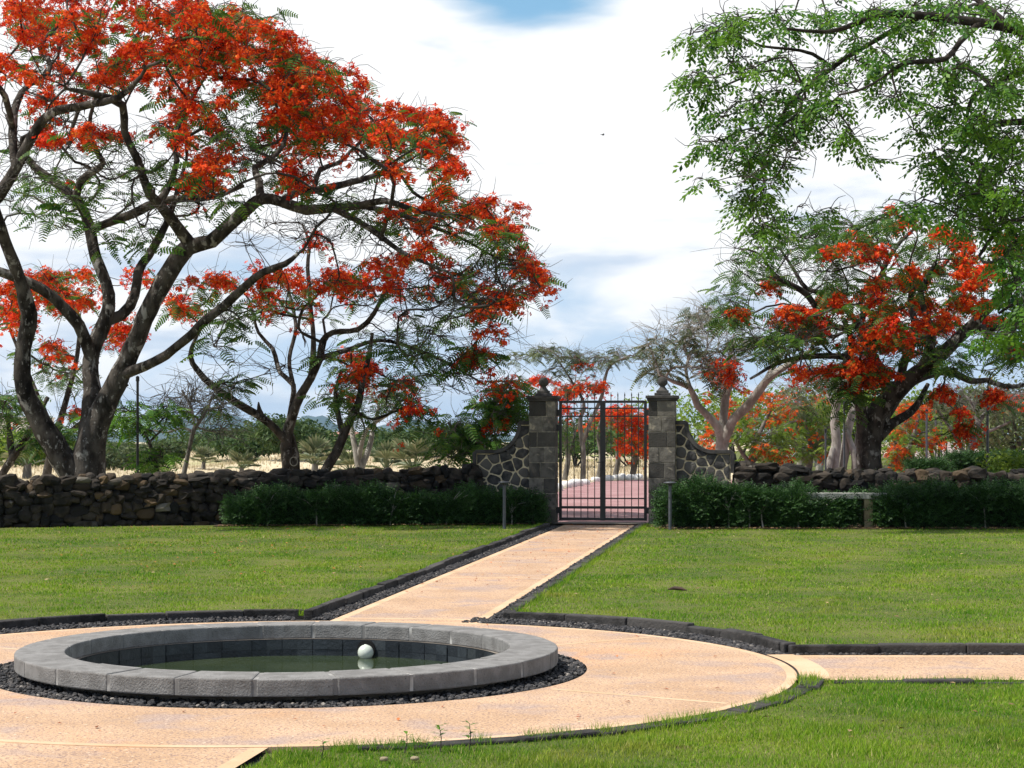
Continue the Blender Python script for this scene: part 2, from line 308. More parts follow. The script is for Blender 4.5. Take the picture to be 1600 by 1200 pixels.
# ------------------------------------------------------------------ trees
def smooth_line(pts, step=.22):
    P = np.array(pts, float); Pe = np.vstack([2 * P[0] - P[1], P, 2 * P[-1] - P[-2]]); out = []
    for i in range(1, len(Pe) - 2):
        p0, p1, p2, p3 = Pe[i - 1:i + 3]; n = max(2, int(np.linalg.norm((p2 - p1)[:3]) / step))
        for t in np.arange(n) / n:
            out.append(.5 * (2 * p1 + (p2 - p0) * t + (2 * p0 - 5 * p1 + 4 * p2 - p3) * t ** 2 + (3 * p1 - p0 - 3 * p2 + p3) * t ** 3))
    out.append(P[-1]); return np.array(out)
def tree(name, label, cat, Y, limbs, blobs, group=None, bark='bark', crown=None, depth=3., leafmat='frond', leafkind='frond', flowermat='flower', fk=9, lk=9,
         fsize=.34, lsize=.42, scale=1., r0=.009, twigs=5, pods=0, ctx=None, rx=None, wk=.42, fn=1., bs=1., ls=1., ln=1.):
    """limbs: rows of (px, py, dY, width px); blobs: (kind, cx, cy, rx, ry, n[, dY]) in photo pixels at distance Y."""
    k = Y / F; mbT = MB(); P = []; T = []; RR = []; PA = []
    for L in limbs:
        pts = [(*at(x, y, Y + d), (w if w < 12 else 12 + (w - 12) * wk) * k / 2) for x, y, d, w in L]
        S = smooth_line(pts, .2 * scale); XYZ = S[:, :3] + np.c_[rng.normal(size=(len(S), 3))] * S[:, 3:] * .05
        mbT.tube(XYZ, np.maximum(S[:, 3], .006), 10 if S[0, 3] > .12 else 7, .10)
        t = np.gradient(S[:, :3], axis=0); t /= np.linalg.norm(t, axis=1)[:, None] + 1e-9
        P.append(S[:, :3]); T.append(t); RR.append(S[:, 3]); PA.append(np.full(len(S), -1))
    P = np.concatenate(P); T = np.concatenate(T); RR = np.concatenate(RR); PA = np.concatenate(PA); nl = len(P)
    base = np.array(at(limbs[0][0][0], limbs[0][0][1], Y)); zc = P[:, 2].max()
    root = empty(name, (base[0], base[1], 0), label=label, cat=cat, group=group); B = (base[0], base[1], 0)
    xs = [l[0] for L in limbs for l in L]; cx0 = ctx if ctx is not None else limbs[0][0][0]
    rxp = rx or max(max(abs(b[1] - cx0) + b[3] for b in blobs) if blobs else 100, 40)
    C = []
    for b in blobs:
        kind, cx, cy, bx, by, n = b[:6]
        n = max(1, round(n * (fn if kind == 'f' else ln)))
        for _ in range(n):
            a, q = U(0, 6.283), math.sqrt(U(0, 1)); x, y = cx + bx * q * math.cos(a), cy + by * q * math.sin(a)
            dr = depth * math.sqrt(max(.06, 1 - ((x - cx0) / (rxp * 1.05)) ** 2))
            d = b[6] + U(-.4, .4) if len(b) > 6 else U(-1, 1) * dr
            C.append((kind, at(x, y, Y + d)))
    # order by distance to the limbs, then grow a branch to each clump from the nearest suitable wood
    ds = [np.min(np.linalg.norm(P[:nl] - c[1], axis=1)) for c in C]
    paths = []
    for i in np.argsort(ds):
        kind, c = C[i]; D = c - P; d = np.linalg.norm(D, axis=1) + 1e-6
        cosv = np.einsum('ij,ij->i', D, T) / d
        sc = d * (1.45 - .45 * cosv) + .5 * np.maximum(0, P[:, 2] - c[2] - .1)
        if nl < len(sc): pass
        j = int(np.argmin(sc)); L = d[j]
        if L < .05: continue
        up = np.array((0, 0, 1.)); h1 = P[j] + (T[j] * .7 + rng.normal(size=3) * .25) * L * .38; outw = c - np.array((base[0], base[1], c[2])); outw /= np.linalg.norm(outw) + 1e-6
        h2 = c - (outw * .5 + up * U(-.1, .5) + rng.normal(size=3) * .25) * L * .36
        n = max(4, int(L / (.2 * scale)) + 2); t = np.linspace(0, 1, n)[:, None]
        pth = (1 - t) ** 3 * P[j] + 3 * (1 - t) ** 2 * t * h1 + 3 * (1 - t) * t * t * h2 + t ** 3 * c
        wig = np.cumsum(rng.normal(size=(n, 3)), 0); wig -= wig[0] + (wig[-1] - wig[0]) * t; pth += wig * .022 * min(L, 1.6)
        tt = np.gradient(pth, axis=0); tt /= np.linalg.norm(tt, axis=1)[:, None] + 1e-9
        s = len(P); P = np.vstack([P, pth[1:]]); T = np.vstack([T, tt[1:]]); RR = np.r_[RR, np.full(n - 1, -1.)]; PA = np.r_[PA, [j], np.arange(s, s + n - 2)]
        paths.append((j, s, s + n - 1))
    cnt = np.zeros(len(P)); 
    for _, s, e in paths: cnt[e - 1] += 1
    for i in range(len(P) - 1, nl - 1, -1): cnt[PA[i]] += cnt[i]
    mbB = MB(); cap = {}
    rad = np.where(RR >= 0, np.maximum(RR, .006), r0 * np.maximum(cnt, 1) ** .47)
    for j, s, e in paths:
        r = np.r_[min(rad[j] * .8, rad[s] * 1.25), rad[s:e]]; r = np.minimum(r, max(rad[j], .008) * .95); rad[s:e] = r[1:]
        mbB.tube(np.vstack([P[j], P[s:e]]), r, 6 if r[0] > .03 else 4)
    tw = []
    for kind, c in C:
        nt_ = twigs + (3 if kind == 'b' else 0)
        for _ in range(nt_):
            d = rng.normal(size=3) * (1, 1, .5) + (0, 0, .15); d *= U(.35, .75) * (1.6 if kind == 'b' else 1) * lsize / .42 / np.linalg.norm(d)
            q_ = np.cross(d, rng.normal(size=3)); q_ *= U(.12, .3) * np.linalg.norm(d) / (np.linalg.norm(q_) + 1e-6); mbB.tube(np.array([c, c + d * .28 + q_ * .8, c + d * .55 + q_ * .9, c + d * .8 + q_ * .1, c + d * .95 - q_ * .5]), np.array((.0075, .0065, .0055, .0045, .003)) * scale, 3)
    # a stem nobody else owns: twigs belong to the wood
    mbT.build('trunk', M[bark], root, True, B)
    mbB.build('branches', M['twig'] if bark in ('bark', 'bark_dark') else M[bark], root, True, B)
    fl = np.array([c for kk, c in C if kk == 'f']).reshape(-1, 3); lf = np.array([c for kk, c in C if kk in 'lf']).reshape(-1, 3)
    lw = np.array([1. if kk == 'l' else .42 for kk, c in C if kk in 'lf'])
    if len(fl):
        mb = MB(); T0 = np.repeat(fl, fk, 0); n = len(T0)
        sz = np.repeat(U(.7, 1.3, len(fl)), fk)[:, None]
        off = rng.normal(size=(n, 3)) * (fsize * .55, fsize * .55, fsize * .22) * sz; off[:, 2] += .04 - .6 * (off[:, 0] ** 2 + off[:, 1] ** 2) / fsize
        T0 = T0 + off; w = rng.integers(0, 4, n)
        for q in range(4):
            s = w == q; mb.inst(*BLOOM[q], rot(U(0, 6.28, s.sum()), U(-.4, .4, s.sum()), U(-.4, .4, s.sum()), U(.8, 1.25, s.sum()) * scale * bs), T0[s])
        mb.build('flowers', M[flowermat], root, False, B)
    if len(lf):
        mb = MB(); cnts = np.maximum(1, (lw * lk * U(.6, 1.4, len(lw))).astype(int)); T0 = np.repeat(lf, cnts, 0); n = len(T0)
        yaw = U(0, 6.28, n); rr_ = U(0, 1, n) * lsize * .8
        T0 = T0 + np.stack([np.cos(yaw) * rr_, np.sin(yaw) * rr_, rng.normal(size=n) * lsize * .25 - .05], 1)
        prot = FROND if leafkind == 'frond' else COMP; w = rng.integers(0, len(prot), n)
        for q in range(len(prot)):
            s = w == q; ns = s.sum()
            if ns: mb.inst(*prot[q], rot(yaw[s] + rng.normal(size=ns) * .4, U(-.7, .35, ns), U(-.6, .6, ns), U(.75, 1.25, ns) * scale * ls), T0[s])
        mb.build('leaves', M[leafmat], root, False, B)
    if pods and len(C):
        for i in range(pods):
            c = C[rng.integers(len(C))][1]; L = U(.3, .5); a = U(0, 6.28); b = .12
            pt = MB().tube(np.array([c, c + (b * math.cos(a) * .3, b * math.sin(a) * .3, -.1), c + (b * math.cos(a), b * math.sin(a), -L * .6), c + (b * math.cos(a) * .9, b * math.sin(a), -L)]), np.array((.006, .02, .022, .006)), 5)
            pt.build('seed_pod', M['pod'], root, True, B)
    return root
# ================================================================== THE SETTING
PC = np.array((-1.57, 13.6)); RC = 3.55                    # pond centre, radius of the paved circle
SL = .1335                                                 # the gate path leans to the right: dX/dY
ang = math.atan(SL); u2 = np.array((math.sin(ang), math.cos(ang))); n2v = np.array((math.cos(ang), -math.sin(ang)))
def edge_l(Y): return -1.63 + (Y - 17.2) * SL
def edge_r(Y): return -.25 + (Y - 17.2) * SL
def sheet(name, V, mat, z=None, kind='structure', sub=None):
    V = [(*v[:2], z) if z is not None else v for v in V]
    return tag(MB().poly(V).build(name, mat), kind=kind)
# far ground and dry field behind the walls
mb = MB(); N = 60
gy = np.r_[np.linspace(-60, 36, 4), np.linspace(38, 300, 60), np.linspace(330, 12000, 20)]; gx = np.r_[np.linspace(-6000, -130, 8), np.linspace(-120, 160, 90), np.linspace(170, 6000, 8)]
gy = np.sort(np.r_[gy, 11.6, 15.6]); gx = np.sort(np.r_[gx, -3.57, .43])
GX, GY = np.meshgrid(gx, gy)
def field_z(x, y):
    x = np.asarray(x, float); y = np.asarray(y, float)
    b = np.clip((y - 52) / 25, 0, 1) * np.clip((120 - np.maximum(y - 180, 0)) / 120, 0, 1) * np.clip((2 - x) / 6, 0, 1)
    return -.03 + b * (.30 + .28 * np.sin(x * .21 + y * .09) + .22 * np.sin(x * .5 - y * .17 + 1.) * np.clip((y - 60) / 30, 0, 1))
GZ = np.where(GY > 1000, -.5, np.where(GY < 37, -.25, field_z(GX, GY)))
a = np.arange(len(gy) - 1)[:, None] * len(gx) + np.arange(len(gx) - 1)[None]
hole_ = (np.abs((GX[1:, 1:] + GX[:-1, :-1]) / 2 + 1.57) < 2) & (np.abs((GY[1:, 1:] + GY[:-1, :-1]) / 2 - 13.6) < 2)
tag(MB().add(np.stack([GX, GY, GZ], -1).reshape(-1, 3), np.stack([a, a + 1, a + len(gx) + 1, a + len(gx)], -1)[~hole_]).build('ground', M['field'], smooth=True), kind='structure')
# lawn: a raised sheet with the paved shapes cut by lying below it is avoided; built from strips around the paving
LZ = .045
lz = lambda x, y: LZ - .05 * np.clip((14.2 - np.asarray(y, float)) / 1.2, 0, 1)
kr = lambda sn: 3.80 + .28 * np.clip((sn - .3) / .6, 0, 1)
def inside_paving(x, y, pad=0.):
    x = np.asarray(x, float); y = np.asarray(y, float)
    d = np.hypot(x - PC[0], y - PC[1]); c = d < kr((y - PC[1]) / np.maximum(d, .1)) + .06 + pad
    back = (y > 16.5) & (x > edge_l(y) - .30 - pad) & (x < edge_r(y) + .25 + pad)
    right = (x > 1.2) & (y > 12.86 - pad * .3) & (y < 14.62 + pad)
    xr = -2.10 + .76 + (y - 9.6) * SL
    frontp = (y < 11) & (x > xr - 1.52 - .1 - pad) & (x < xr + .06 + pad * .3)
    fr = (d < 3.60 + pad * .2) | frontp
    front = (y < 12.9)
    return np.where(front, fr, c | back | right)
def shell(name, mat, step, x0, x1, y0, y1, z, test):
    nx, ny = int((x1 - x0) / step), int((y1 - y0) / step); X, Yy = np.meshgrid(np.linspace(x0, x1, nx + 1), np.linspace(y0, y1, ny + 1))
    cx, cy = (X[:-1, :-1] + X[1:, 1:]) / 2, (Yy[:-1, :-1] + Yy[1:, 1:]) / 2; k = test(cx, cy)
    a = (np.arange(ny)[:, None] * (nx + 1) + np.arange(nx)[None])[k]
    Q = np.stack([a, a + 1, a + nx + 2, a + nx + 1], -1); u, inv = np.unique(Q, return_inverse=True)
    V = np.stack([X, Yy, np.full_like(X, z)], -1).reshape(-1, 3)[u]
    if name == 'lawn': V[:, 2] += lz(V[:, 0], V[:, 1]) - LZ
    V[:, 2] += .004 * np.sin(V[:, 0] * 2.3 + V[:, 1] * 1.1) * np.sin(V[:, 1] * 1.7 - V[:, 0])
    return tag(MB().add(V, inv.reshape(-1, 4)).build(name, mat, smooth=True), kind='structure')
shell('lawn', M['lawn'], .06, -14, 13, 6, 37.3, LZ - .012, lambda x, y: ~inside_paving(x, y, -.05))
shell('gravel_bed', M['gravel_bed'], .12, -9, 9, 6, 37.2, -.03, lambda x, y: np.hypot(x - PC[0], y - PC[1]) > 1.70)
# paved circle with a hole for the pond, smooth borders
RG = 2.10                                                   # outer edge of the pond's gravel ring
def ring(name, mats, rs, z, c=PC, n=160, ms=None):
    mb = MB(); a = np.arange(n) * 2 * math.pi / n
    for i in range(len(rs) - 1):
        V = np.concatenate([np.stack([c[0] + r * np.cos(a), c[1] + r * np.sin(a), np.full(n, z)], 1) for r in rs[i:i + 2]])
        k = np.arange(n); k2 = (k + 1) % n; mb.add(V, np.stack([k, n + k, n + k2, k2], 1), ms[i] if ms else 0)
    V = np.concatenate([np.stack([c[0] + rs[-1] * np.cos(a), c[1] + rs[-1] * np.sin(a), np.full(n, zz)], 1) for zz in (z, z - .06)])
    mb.add(V, np.stack([k, n + k, n + k2, k2], 1), ms[-1] if ms else 0)
    return tag(mb.build(name, mats), kind='structure')
ring('paved_circle', [M['concrete'], M['concrete_edge']], [RG, RG + .07, RC - .07, RC], 0., ms=[0, 0, 1])
def strip(name, rows, z, mats, ms):
    """rows: list of rows of points across; builds quads"""
    mb = MB(); m = len(rows[0]); V = np.array([(*p, z) for r in rows for p in r])
    for i in range(len(rows) - 1):
        for j in range(m - 1): mb.add(V[[i * m + j, i * m + j + 1, (i + 1) * m + j + 1, (i + 1) * m + j]], [(0, 1, 2, 3)], ms[j])
    return tag(mb.build(name, mats), kind='structure')
CM = [M['concrete'], M['concrete_edge']]
y_s = np.array([16.8, 22.6, 22.72, 29, 29.1, 37.35])
rows = [[(edge_l(y), y), (edge_l(y) + .09, y), (edge_r(y) - .09, y), (edge_r(y), y)] for y in (16.85, 37.35)]
strip('path', rows, -.004, CM, [1, 0, 1])
for y in (17.45, 22.7, 29.):
    strip('path', [[(edge_l(y) + .09, y - .05), (edge_r(y) - .09, y - .05 - .18)], [(edge_l(y) + .1, y + .05), (edge_r(y) - .08, y + .05 - .18)]], -.0028, CM, [1])
strip('path', [[(1.6, 12.92), (1.6, 13.0), (1.6, 14.32), (1.6, 14.42)], [(16, 12.92), (16, 13.0), (16, 14.32), (16, 14.42)]], -.004, CM, [1, 0, 1])
xr = lambda y: -1.34 + (y - 9.6) * SL
strip('path', [[(xr(y) - 1.52, y), (xr(y) - 1.43, y), (xr(y) - .09, y), (xr(y), y)] for y in (5., 10.6)], -.004, CM, [1, 0, 1])
# radial joints in the circle
for a in (R(-33), R(-150), R(38), R(152)):
    d = np.array((math.cos(a), math.sin(a))); e = np.array((-d[1], d[0])) * .028
    sheet('paved_circle_joint', [PC + d * (RG + .08) - e, PC + d * (RC - .11) - e, PC + d * (RC - .11) + e, PC + d * (RG + .08) + e], M['concrete_edge'], .0012)
arc = lambda r, a0, a1, n: [(PC[0] + r * math.cos(t), PC[1] + r * math.sin(t)) for t in np.linspace(R(a0), R(a1), n)]
# a thin dark joint where the right path meets the circle
mb = MB(); A, Bq = arc(RC + .002, -11, 14, 14), arc(RC + .016, -11, 14, 14)
for i in range(13): mb.poly([(*A[i], .003), (*Bq[i], .003), (*Bq[i + 1], .003), (*A[i + 1], .003)])
tag(mb.build('path_joint', M['gravel_bed']), kind='structure')
mb = MB(); A, Bq = arc(RC + .02, -10.5, 13, 14), arc(RC + .22, -10, 12.6, 14)
for i in range(13): mb.poly([(*A[i], .0025), (*Bq[i], .0025), (*Bq[i + 1], .0025), (*A[i + 1], .0025)])
tag(mb.build('path_border', M['concrete_edge']), kind='structure')
# kerbs of separate basalt pieces
def kerb(line, w=.10, top=.066, bot=-.05, seg=.62, gap=.008):
    L = np.array(line, float); d = np.r_[0, np.cumsum(np.linalg.norm(np.diff(L, axis=0), axis=1))]; mb = MB(); s = 0
    while s < d[-1] - .05:
        l = min(seg * U(.75, 1.25), d[-1] - s); p = np.array([np.interp(s + l / 2, d, L[:, i]) for i in (0, 1)]); q = np.array([np.interp(s + l, d, L[:, i]) for i in (0, 1)]) - np.array([np.interp(s, d, L[:, i]) for i in (0, 1)])
        h = top + U(-.012, .012); mb.box((p[0] + U(-.008, .008), p[1] + U(-.008, .008), (h + bot) / 2), (l - gap, w + U(-.01, .015), h - bot), math.atan2(q[1], q[0]) + U(-.015, .015), 0, .006); s += l
    o = mb.build('kerb', M['kerb']); bevel(o, .012, 2); return tag(o, kind='structure')
ys = np.linspace(17.45, 36.3, 40)
kerb([(edge_l(y) - .25, y) for y in ys]); kerb([(edge_r(y) + .20, y) for y in np.linspace(17.35, 36.3, 40)])
karc = lambda a0, a1, n: [(PC[0] + kr(math.sin(t)) * math.cos(t), PC[1] + kr(math.sin(t)) * math.sin(t)) for t in np.linspace(R(a0), R(a1), n)]
kerb(karc(94.4, 190, 60)); kerb(karc(67.5, 14.6, 40)); kerb([(2.09, 14.51), (14, 14.51)], .11, .075)
kerb(arc(3.62, -17, -78, 40), .12, .008, -.08); kerb([(2.15, 12.84), (14, 12.84)], .10, .006, -.08); kerb(arc(3.66, -10, -18, 6), .14, .012, -.08)
# gravel stones
def gravel(name, X, Y_, z, s0, s1):
    n = len(X); mb = MB(); V, Q = ICO1
    mb.inst(V * (1, .8, .6), Q, rot(U(0, 6.28, n), U(-.6, .6, n), U(-.6, .6, n), U(s0, s1, n)), np.stack([X, Y_, np.full(n, z) + U(-.004, .012, n)], 1))
    return tag(mb.build(name, M['gravel']), kind='stuff', label='small dark gravel stones lining the pond and the path edges', cat='gravel')
r = np.sqrt(U(1.72 ** 2, (RG - .01) ** 2, 5200)); a = U(0, 6.283, 5200)
gxs, gys = [PC[0] + r * np.cos(a)], [PC[1] + r * np.sin(a)]
y = U(17.3, 36.6, 4200); gxs.append(edge_l(y) - U(.01, .2, 4200)); gys.append(y)
y = U(17.3, 36.6, 3000); gxs.append(edge_r(y) + U(.01, .15, 3000)); gys.append(y)
a = R(1) * np.where(U(0, 1, 5000) < .5, U(96, 190, 5000), U(13, 72, 5000)); r = U(RC + .01, np.maximum(kr(np.sin(a)) - .06, RC + .02)); gxs.append(PC[0] + r * np.cos(a)); gys.append(PC[1] + r * np.sin(a))
gxs.append(U(2, 9, 900)); gys.append(U(14.42, 14.47, 900))
gX, gY = np.concatenate(gxs), np.concatenate(gys)
kz = (gY > 17) | ~((gX > edge_l(gY)) & (gX < edge_r(gY)) & (gY > 16.9))
gravel('gravel', gX[kz], gY[kz], -.008, .011, .022)
# road beyond the gate
road = [(.2, 37.45), (3.4, 37.3), (9, 40), (30, 55), (40, 92), (44, 150), (58, 400), (52, 400), (36, 150), (27, 95), (14, 80.5), (5.6, 80.2), (3.4, 77), (1.9, 66), (.6, 50)]
sheet('road', road, M['brick'], .012)
sheet('gate_sill', [(.75, 36.98), (2.75, 36.72), (2.85, 37.5), (.85, 37.76)], M['base'], .022)
# grass in the avenue on the right
sheet('verge', [(8, 39.5), (60, 39.5), (60, 60), (31, 56)], M['lawn'], .02)
sheet('verge', [(45, 90), (160, 90), (160, 320), (60, 320)], M['straw'], .02)
sheet('verge', [(14, 82), (26, 97), (35, 150), (48, 330), (20, 330)], M['lawn'], .0)
sheet('soil_bed', [(-5.5, 35.25), (.45, 36.1), (.45, 37.4), (-5.5, 37.4)], M['soil'], LZ + .004)
sheet('soil_bed', [(2.75, 34.25), (13, 34.1), (13, 37.), (2.75, 37.)], M['soil'], LZ + .004)
# mountains on the horizon
def ridge(name, pts, Y, depth):
    mb = MB(); pts = np.array(pts, float); x = np.linspace(pts[0, 0], pts[-1, 0], 120); h = np.interp(x, pts[:, 0], pts[:, 1])
    h = h + np.convolve(rng.normal(size=120), np.ones(5) / 5, 'same') * 1.0
    X = (x - 800) / F * Y; Z = np.maximum(HC - (h - HZ) / F * Y, -1); rows = []
    for t in np.linspace(-1, 1, 25):
        e = (1 - abs(t)) ** 1.15; rows.append(np.stack([X, np.full(120, Y + t * depth), (Z + 1) * e * (1 + .10 * np.sin(x * .21 + t * 9) * (1 - e)) - 1], 1))
    V = np.concatenate(rows); a = np.arange(24)[:, None] * 120 + np.arange(119)[None]
    return tag(mb.add(V, np.stack([a, a + 1, a + 121, a + 120], -1).reshape(-1, 4)).build(name, M['hill'], smooth=True), kind='structure')
ridge('mountain', [(-120, 688), (0, 676), (60, 672), (150, 676), (230, 668), (270, 658), (330, 645), (365, 648), (400, 662), (440, 678), (470, 682)], 7000, 900)
ridge('mountain', [(440, 684), (462, 664), (472, 650), (482, 649), (490, 653), (500, 648), (512, 652), (530, 668), (560, 676), (600, 664), (640, 656), (670, 660), (720, 674), (800, 680), (950, 685), (1200, 690), (1700, 692)], 9000, 900)
# ================================================================== POND
pond = empty('pond', (PC[0], PC[1], 0), label='round sunken stone pond with dark green water in the paved circle', cat='pond')
NS = 24; r0_, r1_ = 1.555, 1.895
jb = MB()
for i in range(NS):
    a0, a1 = (i + .0) * 2 * math.pi / NS + .006, (i + 1.) * 2 * math.pi / NS - .006; mb = MB(); k = 7; t = np.linspace(a0, a1, k)
    dz_ = U(-.003, .003); V = np.concatenate([np.stack([rr_ * np.cos(t), rr_ * np.sin(t), np.full(k, z)], 1) for rr_, z in ((r0_, .045), (r1_, .04), (r1_, .152 + dz_), (r0_, .156 + dz_))])
    Q = []
    for b in range(4):
        for j in range(k - 1): Q.append((b * k + j, ((b + 1) % 4) * k + j, ((b + 1) % 4) * k + j + 1, b * k + j + 1))
    Q += [(0, 3 * k, 2 * k, k), (k - 1, 2 * k - 1, 3 * k - 1, 4 * k - 1)]
    o = mb.add(V, Q).build('rim_stone', M['rim'], pond); bevel(o, .010, 2)
mb = MB().lathe([(r0_ + .004, .05), (r1_ - .006, .045), (r1_ - .006, .147), (r0_ + .004, .150), (r0_ + .004, .05)], n=96); mb.build('rim_joints', M['rim_joint'], pond)
MB().lathe([(1.76, -.06), (1.76, .046), (1.53, .046), (1.53, .0)], n=96).build('base', M['base'], pond, True)
mb = MB(); nt_ = 40
for i in range(nt_):
    for zr in ((-.62, -.035), (-.035, .044)):
        a0, a1 = i * 2 * math.pi / nt_ + .003, (i + 1) * 2 * math.pi / nt_ - .003; rr_ = 1.52 + U(-.003, .003)
        p = [(rr_ * math.cos(a), rr_ * math.sin(a)) for a in (a0, (a0 + a1) / 2, a1)]
        for q in range(2): mb.poly([(*p[q + 1], zr[0]), (*p[q], zr[0]), (*p[q], zr[1] - .003), (*p[q + 1], zr[1] - .003)])
mb.lathe([(1.528, .046), (1.528, -.62), (.01, -.62)], n=64); mb.build('basin_wall', M['basin'], pond)
# overflow pipe in the far wall
pa = math.atan2(1.375, .437); pc = np.array((math.cos(pa), math.sin(pa)))
pc2 = np.array((math.cos(pa + .02), math.sin(pa + .02))); o = MB().tube(np.array([(*(pc2 * 1.500), -.03), (*(pc2 * 1.545), -.03)]), .075, 28).build('pipe_mouth', M['dark_hole'], pond, True)
V = np.stack(np.meshgrid(np.linspace(-1, 1, 2), np.linspace(-1, 1, 2)), -1)
wn = MB(); a = np.arange(96) * 2 * math.pi / 96; wn.poly(np.stack([PC[0] + 1.522 * np.cos(a), PC[1] + 1.522 * np.sin(a), np.full(96, -.085)], 1))
tag(wn.build('water', M['water']), kind='structure')
g = empty('globe_float', (PC[0] + pc[0] * 1.42, PC[1] + pc[1] * 1.42, -.085), label='white ball floating against the far inner wall of the round pond', cat='ball')
MB().add(ICO3[0] * .062 + (0, 0, .042), ICO3[1]).build('ball', M['globe'], g, True)
MB().lathe([(.0, .106), (.010, .106), (.012, .101), (.014, .098)], n=12).build('cap', M['globe'], g, True)
# ================================================================== GATE
GC = np.array((1.76, 37.2)); GA = -ang
def gl(x, y, z=0.): p = GC + n2v * x + u2 * y; return np.array((p[0], p[1], z))
for side in (-1, 1):
    nm = 'left' if side < 0 else 'right'
    g = empty('gate_leaf', gl(side * .9, 0, 0), GA, label='%s black iron gate leaf hinged to the %s stone pillar' % (nm, nm), cat='gate', group='leaves of the iron gate')
    X0, X1 = -side * .075, -side * .875; w = abs(X1 - X0); xm = (X0 + X1) / 2
    mb = MB()
    for x in (X0, X1): mb.box((x, 0, 1.232), (.055, .05, 2.32))
    mb.box((xm, 0, 2.372), (w - .055, .048, .05)); mb.box((xm, 0, .100), (w - .055, .048, .05)); mb.box((xm, 0, .325), (w - .055, .048, .05))
    bevel(mb.build('frame', M['iron'], g), .004)
    for z in (2.245, 2.09, .50): MB().box((xm, 0, z), (w - .057, .014, .026)).build('rail', M['iron'], g)
    for i in range(1, 6):
        x = X0 + (X1 - X0) * i / 6; mb = MB().tube(np.array([(x, -.002, .12), (x, -.002, 2.49)]), .0085, 8)
        mb.tube(np.array([(x, -.002, 2.485), (x, -.002, 2.50), (x, -.002, 2.56)]), np.array((.010, .013, .001)), 8); mb.build('bar', M['iron'], g, True)
    for z in (2.16, 1.87, .27): bevel(MB().box((-side * .022, .0, z), (.052, .07, .12)).box((side * .005, 0, z), (.05, .09, .09)).build('hinge', M['iron'], g), .004)
    if side < 0: bevel(MB().box((X1 + .0, -.04, 1.15), (.045, .035, .16)).tube(np.array([(X1, -.045, 1.2), (X1, -.1, 1.2), (X1 - .09, -.1, 1.2)]), .009, 8).build('latch', M['iron'], g), .003)
    # pillar
    p = empty('gate_pillar', gl(side * 1.155, 0, 0), GA, label='%s square basalt gate pillar with a ball finial%s' % (nm, ', pale stained blocks halfway up' if side < 0 else ', darker and partly hidden by the bollard lamp'), cat='pillar', group='stone gate pillars')
    mb = MB(); H = .298
    for c in range(8):
        sp = (-.08, .06, .02, -.04, .05, -.10, .0, .08)[c] * (1 if side < 0 else -1); h = H - .012
        for x0, x1 in ((-.255, sp - .005), (sp + .005, .255)):
            mb.box(((x0 + x1) / 2, U(-.004, .004), c * H + H / 2), (x1 - x0, .51 + U(-.006, .006), h), 0, 0, .003)
    bevel(mb.build('shaft', M['basalt'], p), .008)
    MB().box((0, 0, 1.19), (.49, .49, 2.38)).build('mortar', M['pillar_mortar'], p)
    bevel(MB().box((0, 0, 2.405), (.57, .57, .045)).box((0, 0, 2.455), (.62, .62, .06)).build('cap', M['basalt_plain'], p), .012)
    fb = MB().box((0, 0, 2.512), (.30, .30, .055)).box((0, 0, 2.565), (.23, .23, .05)); fb.lathe([(.10, 2.588), (.085, 2.61), (.055, 2.65), (.045, 2.67)], n=20)
    f = bevel(fb.build('finial', M['basalt_plain'], p), .01); MB().add(ICO3[0] * .098 + (0, 0, 2.755), ICO3[1]).build('ball', M['basalt_plain'], f, True)
    # curved wing wall of crazy-paved rubble with pale mortar
    wg = empty('wing_wall', gl(side * 1.41, .05, 0), GA, label='curved wing wall of dark rubble and cream mortar left of the gate' if side < 0 else 'curved wing wall of dark rubble and cream mortar right of the gate', cat='wall', group='curved wing walls beside the gate')
    WL = 1.05; TH = .34
    def top(x): return 1.93 if x < .20 else (1.93 - .56 * math.sin(math.acos(max(0, min(1, 1 - (x - .20) / .52)))) if x < .72 else 1.37)
    xs_ = np.unique(np.r_[np.linspace(0, WL, 12), np.linspace(.2, .26, 8), np.linspace(.26, .72, 14)])
    mb = MB(); o_ = [(side * x, -TH / 2 + .012, top(x)) for x in xs_]
    for i in range(len(xs_) - 1):
        a, b = o_[i], o_[i + 1]
        for yy in (-TH / 2 + .012, TH / 2 - .012): mb.poly([(a[0], yy, 0), (b[0], yy, 0), (b[0], yy, b[2]), (a[0], yy, a[2])])
        mb.poly([(a[0], -TH / 2 + .012, a[2]), (b[0], -TH / 2 + .012, b[2]), (b[0], TH / 2 - .012, b[2]), (a[0], TH / 2 - .012, a[2])])
    e = side * WL; mb.poly([(e, -TH / 2 + .012, 0), (e, TH / 2 - .012, 0), (e, TH / 2 - .012, 1.37), (e, -TH / 2 + .012, 1.37)])
    mb.build('mortar', M['mortar'], wg)
    # rubble stones: voronoi cells, shrunk, rounded, standing proud of the mortar
    S = []
    for _ in range(4000):
        q = np.array((U(.02, WL - .02), U(.03, 1.93)))
        if q[1] < top(q[0]) - .02 and all(np.hypot(*(q - s_)) > .172 for s_ in S): S.append(q)
    rb = MB()
    for i, s_ in enumerate(S):
        poly = [np.array(v) for v in ((.015, .0), (WL - .015, .0), (WL - .015, 1.95), (.015, 1.95))]
        for j, t_ in enumerate(S):
            if i == j or np.hypot(*(t_ - s_)) > .7: continue
            nn = (t_ - s_) / np.linalg.norm(t_ - s_); off = nn @ (s_ + t_) / 2 - .010; new = []
            for a_ in range(len(poly)):
                A_, B_ = poly[a_], poly[(a_ + 1) % len(poly)]; da, db = nn @ A_ - off, nn @ B_ - off
                if da <= 0: new.append(A_)
                if da * db < 0: new.append(A_ + (B_ - A_) * da / (da - db))
            poly = new
            if len(poly) < 3: break
        if len(poly) < 3: continue
        pp = np.array(poly); fine = []
